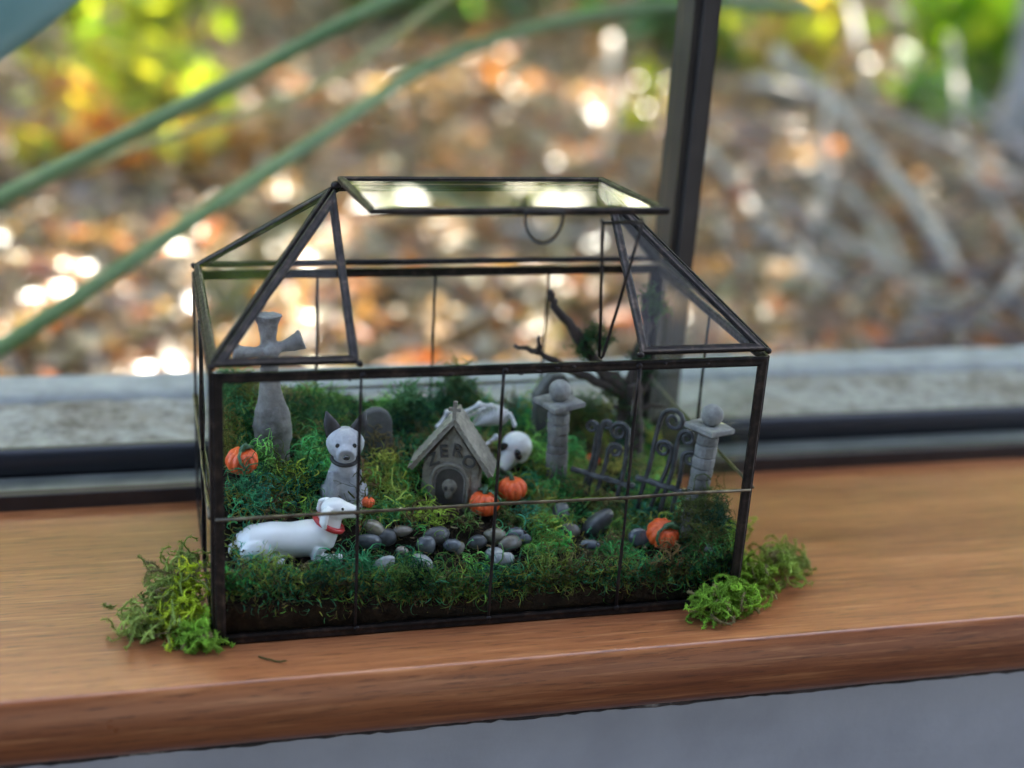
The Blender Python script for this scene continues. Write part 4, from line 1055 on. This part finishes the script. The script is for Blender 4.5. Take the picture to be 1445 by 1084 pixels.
mb.tube(Q, .10, 7)
for t in np.linspace(0, 1, 15):
    k = t*(len(Q)-1); i = min(int(k), len(Q)-2); c = np.array(Q[i]) + (np.array(Q[i+1])-np.array(Q[i]))*(k-i); mb.ell(c, (.12, .15, .17), n=8, m=6)
mb.build('spine', MAT['bone'], e, True)
def bone(a, b, r, nm='leg_bone'):
    a, b = np.array(a, float), np.array(b, float); mb = MB()
    mb.tube([a + (b-a)*t for t in (0, .1, .3, .7, .9, 1)], [r*1.5, r*1.3, r*.9, r*.9, r*1.3, r*1.5], 8); mb.ell(a, (r*1.6,)*3, n=8, m=6); mb.ell(b, (r*1.6,)*3, n=8, m=6); mb.build(nm, MAT['bone'], e, True)
bone((-.9, .2, 1.2), (-1.7, .1, 1.75), .13); bone((-1.7, .1, 1.75), (-2.3, -.2, 1.0), .11); bone((-.7, .1, 1.7), (.1, -.2, 2.3), .13); bone((.1, -.2, 2.3), (.8, -.2, 2.2), .11)
bone((1.0, -1.0, .55), (.2, -1.3, .15), .13); bone((-1.4, -.4, .9), (-.7, -.7, .3), .12)
MB().ell((-.85, .2, 1.25), (.34, .3, .3)).build('pelvis', MAT['bone'], e, True)
mb = MB(); mb.tube([(1.7 + .26*math.cos(a), -1.25 + .2*math.sin(a), .35 + .26*math.sin(a)) for a in np.linspace(0, 2*PI, 21)], .09, 7); mb.build('collar', MAT['red'], e, True)
so = empty('skull', (0, 0, 0)); so.parent = e; so.location = Vector((2.05, -1.75, .25)) * CM; so.rotation_euler = (math.radians(16), math.radians(16), math.radians(-40))
mb = MB(); mb.ell((0, 0, 0), (.92, .95, .84)); mb.tube([(0, -.45, -.22), (0, -1.05, -.50), (0, -1.6, -.72)], [.68, .48, .36], 14); mb.ell((.62, -.3, -.28), (.3, .5, .2)); mb.ell((-.62, -.3, -.28), (.3, .5, .2))
fuse('cranium', mb, MAT['white'], so, .06, 5)
for s in (-1, 1): MB().ell((s*.46, -.72, .20), (.35, .20, .37), (.2, 0, -s*.45)).build('eye_socket', MAT['black'], so, True)
MB().ell((0, -1.93, -.62), (.14, .06, .10), (-.3, 0, 0), 10, 7).build('nose_hole', MAT['black'], so, True)
mb = MB()
for k in range(-3, 4): mb.box((k*.11 - .045, -1.82 + .04*abs(k), -1.10), (k*.11 + .045, -1.70 + .04*abs(k), -.92), .015)
mb.build('teeth', MAT['bone'], so)

# ------------------------------------------------------------------ loose moss on the sill beside the terrarium
def frond(B, d, L, r, spin, K=16, home=None, pull=.0):
    P = [np.array(B, float)]; d = vn(d); ax = vn(rng.normal(size=3))
    for k in range(K):
        d = vn(d + np.cross(ax, d)*spin + rng.normal(0, .18, 3) + (0 if home is None else (home - P[-1])*pull)); q = P[-1] + d*L/K; q[2] = max(q[2], r*1.1); P.append(q)
    return P
def moss_pile(spec, label, barbs=95):
    """clumps of thick fuzzy fronds; spec: (centre, radii, fronds, length, colour)"""
    c0 = np.array(spec[0][0], float); c0[2] = 0
    Vs = []
    for c, rad, n, L, r0, colr in spec:
        c = np.array(c, float)
        for _ in range(int(n * 1.9)):
            r = r0 * (.45 + .75 * rng.random())
            B = c + rng.normal(size=3)*np.array(rad); B[2] = max(.1, B[2])
            Pp = np.array(frond(B, rng.normal(size=3) + np.array((0, 0, .0)), L*(.6+.8*rng.random()), r, .10 + .2*rng.random(), 16, c, .16))
            colf = np.clip(np.array(colr if rng.random() > .10 else (.24, .20, .09))*(1 + .25*rng.normal()), .005, .9)
            mb = MB(); mb.tube(Pp, [r*(1-.6*k/len(Pp)) for k in range(len(Pp))], 5)
            V = np.array(mb.v); F = np.array([f_ for f_ in mb.f if len(f_) == 4])
            Vs.append((V, F, np.repeat(colf[None], len(V), 0)))
            k = rng.integers(0, len(Pp)-1, barbs); t = Pp[np.minimum(k+1, len(Pp)-1)] - Pp[k]
            V, F, C, _, _ = strand_geo(Pp[k] + t*rng.random((barbs, 1)), nrm(t)*.8 + rng.normal(size=(barbs, 3)), .10 + .14*rng.random(barbs), np.full(barbs, r*.42), np.clip(np.repeat(colf[None], barbs, 0)*(1+.2*rng.normal(size=(barbs, 1))), .004, .95), 4, .4, .3, .03, 3)
            Vs.append((V, F, C))
    V, F, C = merge(Vs); V[:, 2] = np.maximum(V[:, 2], .02)
    o = fast('moss_clump', V - c0, F, MAT['moss'], C); o.location = Vector(c0)*CM
    tag(o, label, 'moss', 'loose moss clumps on the sill'); return o
YG, MG, DG = (.54, .66, .05), (.24, .44, .05), (.29, .38, .095)
moss_pile([((-2.0, 3.6, 1.3), (.9, 1.2, .8), 48, 2.0, .055, DG), ((-3.4, 1.6, .6), (.9, .8, .4), 30, 1.8, .05, DG), ((-1.2, 5.0, 2.0), (.5, .7, .6), 14, 2.0, .05, DG),
           ((-1.5, 1.6, 1.0), (.7, .6, .4), 30, 1.8, .06, YG), ((-1.0, 3.2, 1.8), (.35, .4, .4), 12, 2.0, .06, YG), ((-.8, .1, .6), (.5, .5, .35), 36, 1.5, .07, MG)], 'loose moss clump of olive, lime and green on the sill left of the terrarium')
moss_pile([((26.0, -1.3, .9), (.75, .45, .5), 46, 1.5, .07, MG), ((27.8, -.6, 1.0), (.7, .5, .4), 36, 1.7, .06, (.27, .47, .05)), ((29.4, 1.6, .9), (.6, 1.3, .6), 34, 2.0, .055, (.27, .42, .05)),
           ((29.0, 4.6, 1.4), (.5, 1.0, .8), 26, 1.9, .055, (.26, .47, .06)), ((31.2, 2.2, .9), (.7, .8, .4), 26, 1.9, .05, (.34, .46, .09)), ((32.6, 3.4, .7), (.7, .9, .35), 22, 1.9, .045, (.34, .43, .10)), ((30.2, 6.6, .9), (.4, .6, .5), 12, 1.8, .05, (.30, .44, .07))], 'bright green moss clump on the sill at the terrarium right corner')
mb = MB(); Q = frond((2.0, -1.5, .1), (1, -.3, 0), 1.7, .05, .12); mb.tube(Q, .045, 5); o = mb.build('moss_shred', MAT['moss'], None, True, off=Q[0]); o.location = Vector(Q[0])*CM
a_ = o.data.color_attributes.new('tint', 'FLOAT_COLOR', 'POINT'); a_.data.foreach_set('color', np.tile(np.array((.10, .09, .03, 1), np.float32), len(o.data.vertices)))
tag(o, 'single dry moss shred lying on the sill before the terrarium', 'moss')

bpy.data.scenes.remove(ts)
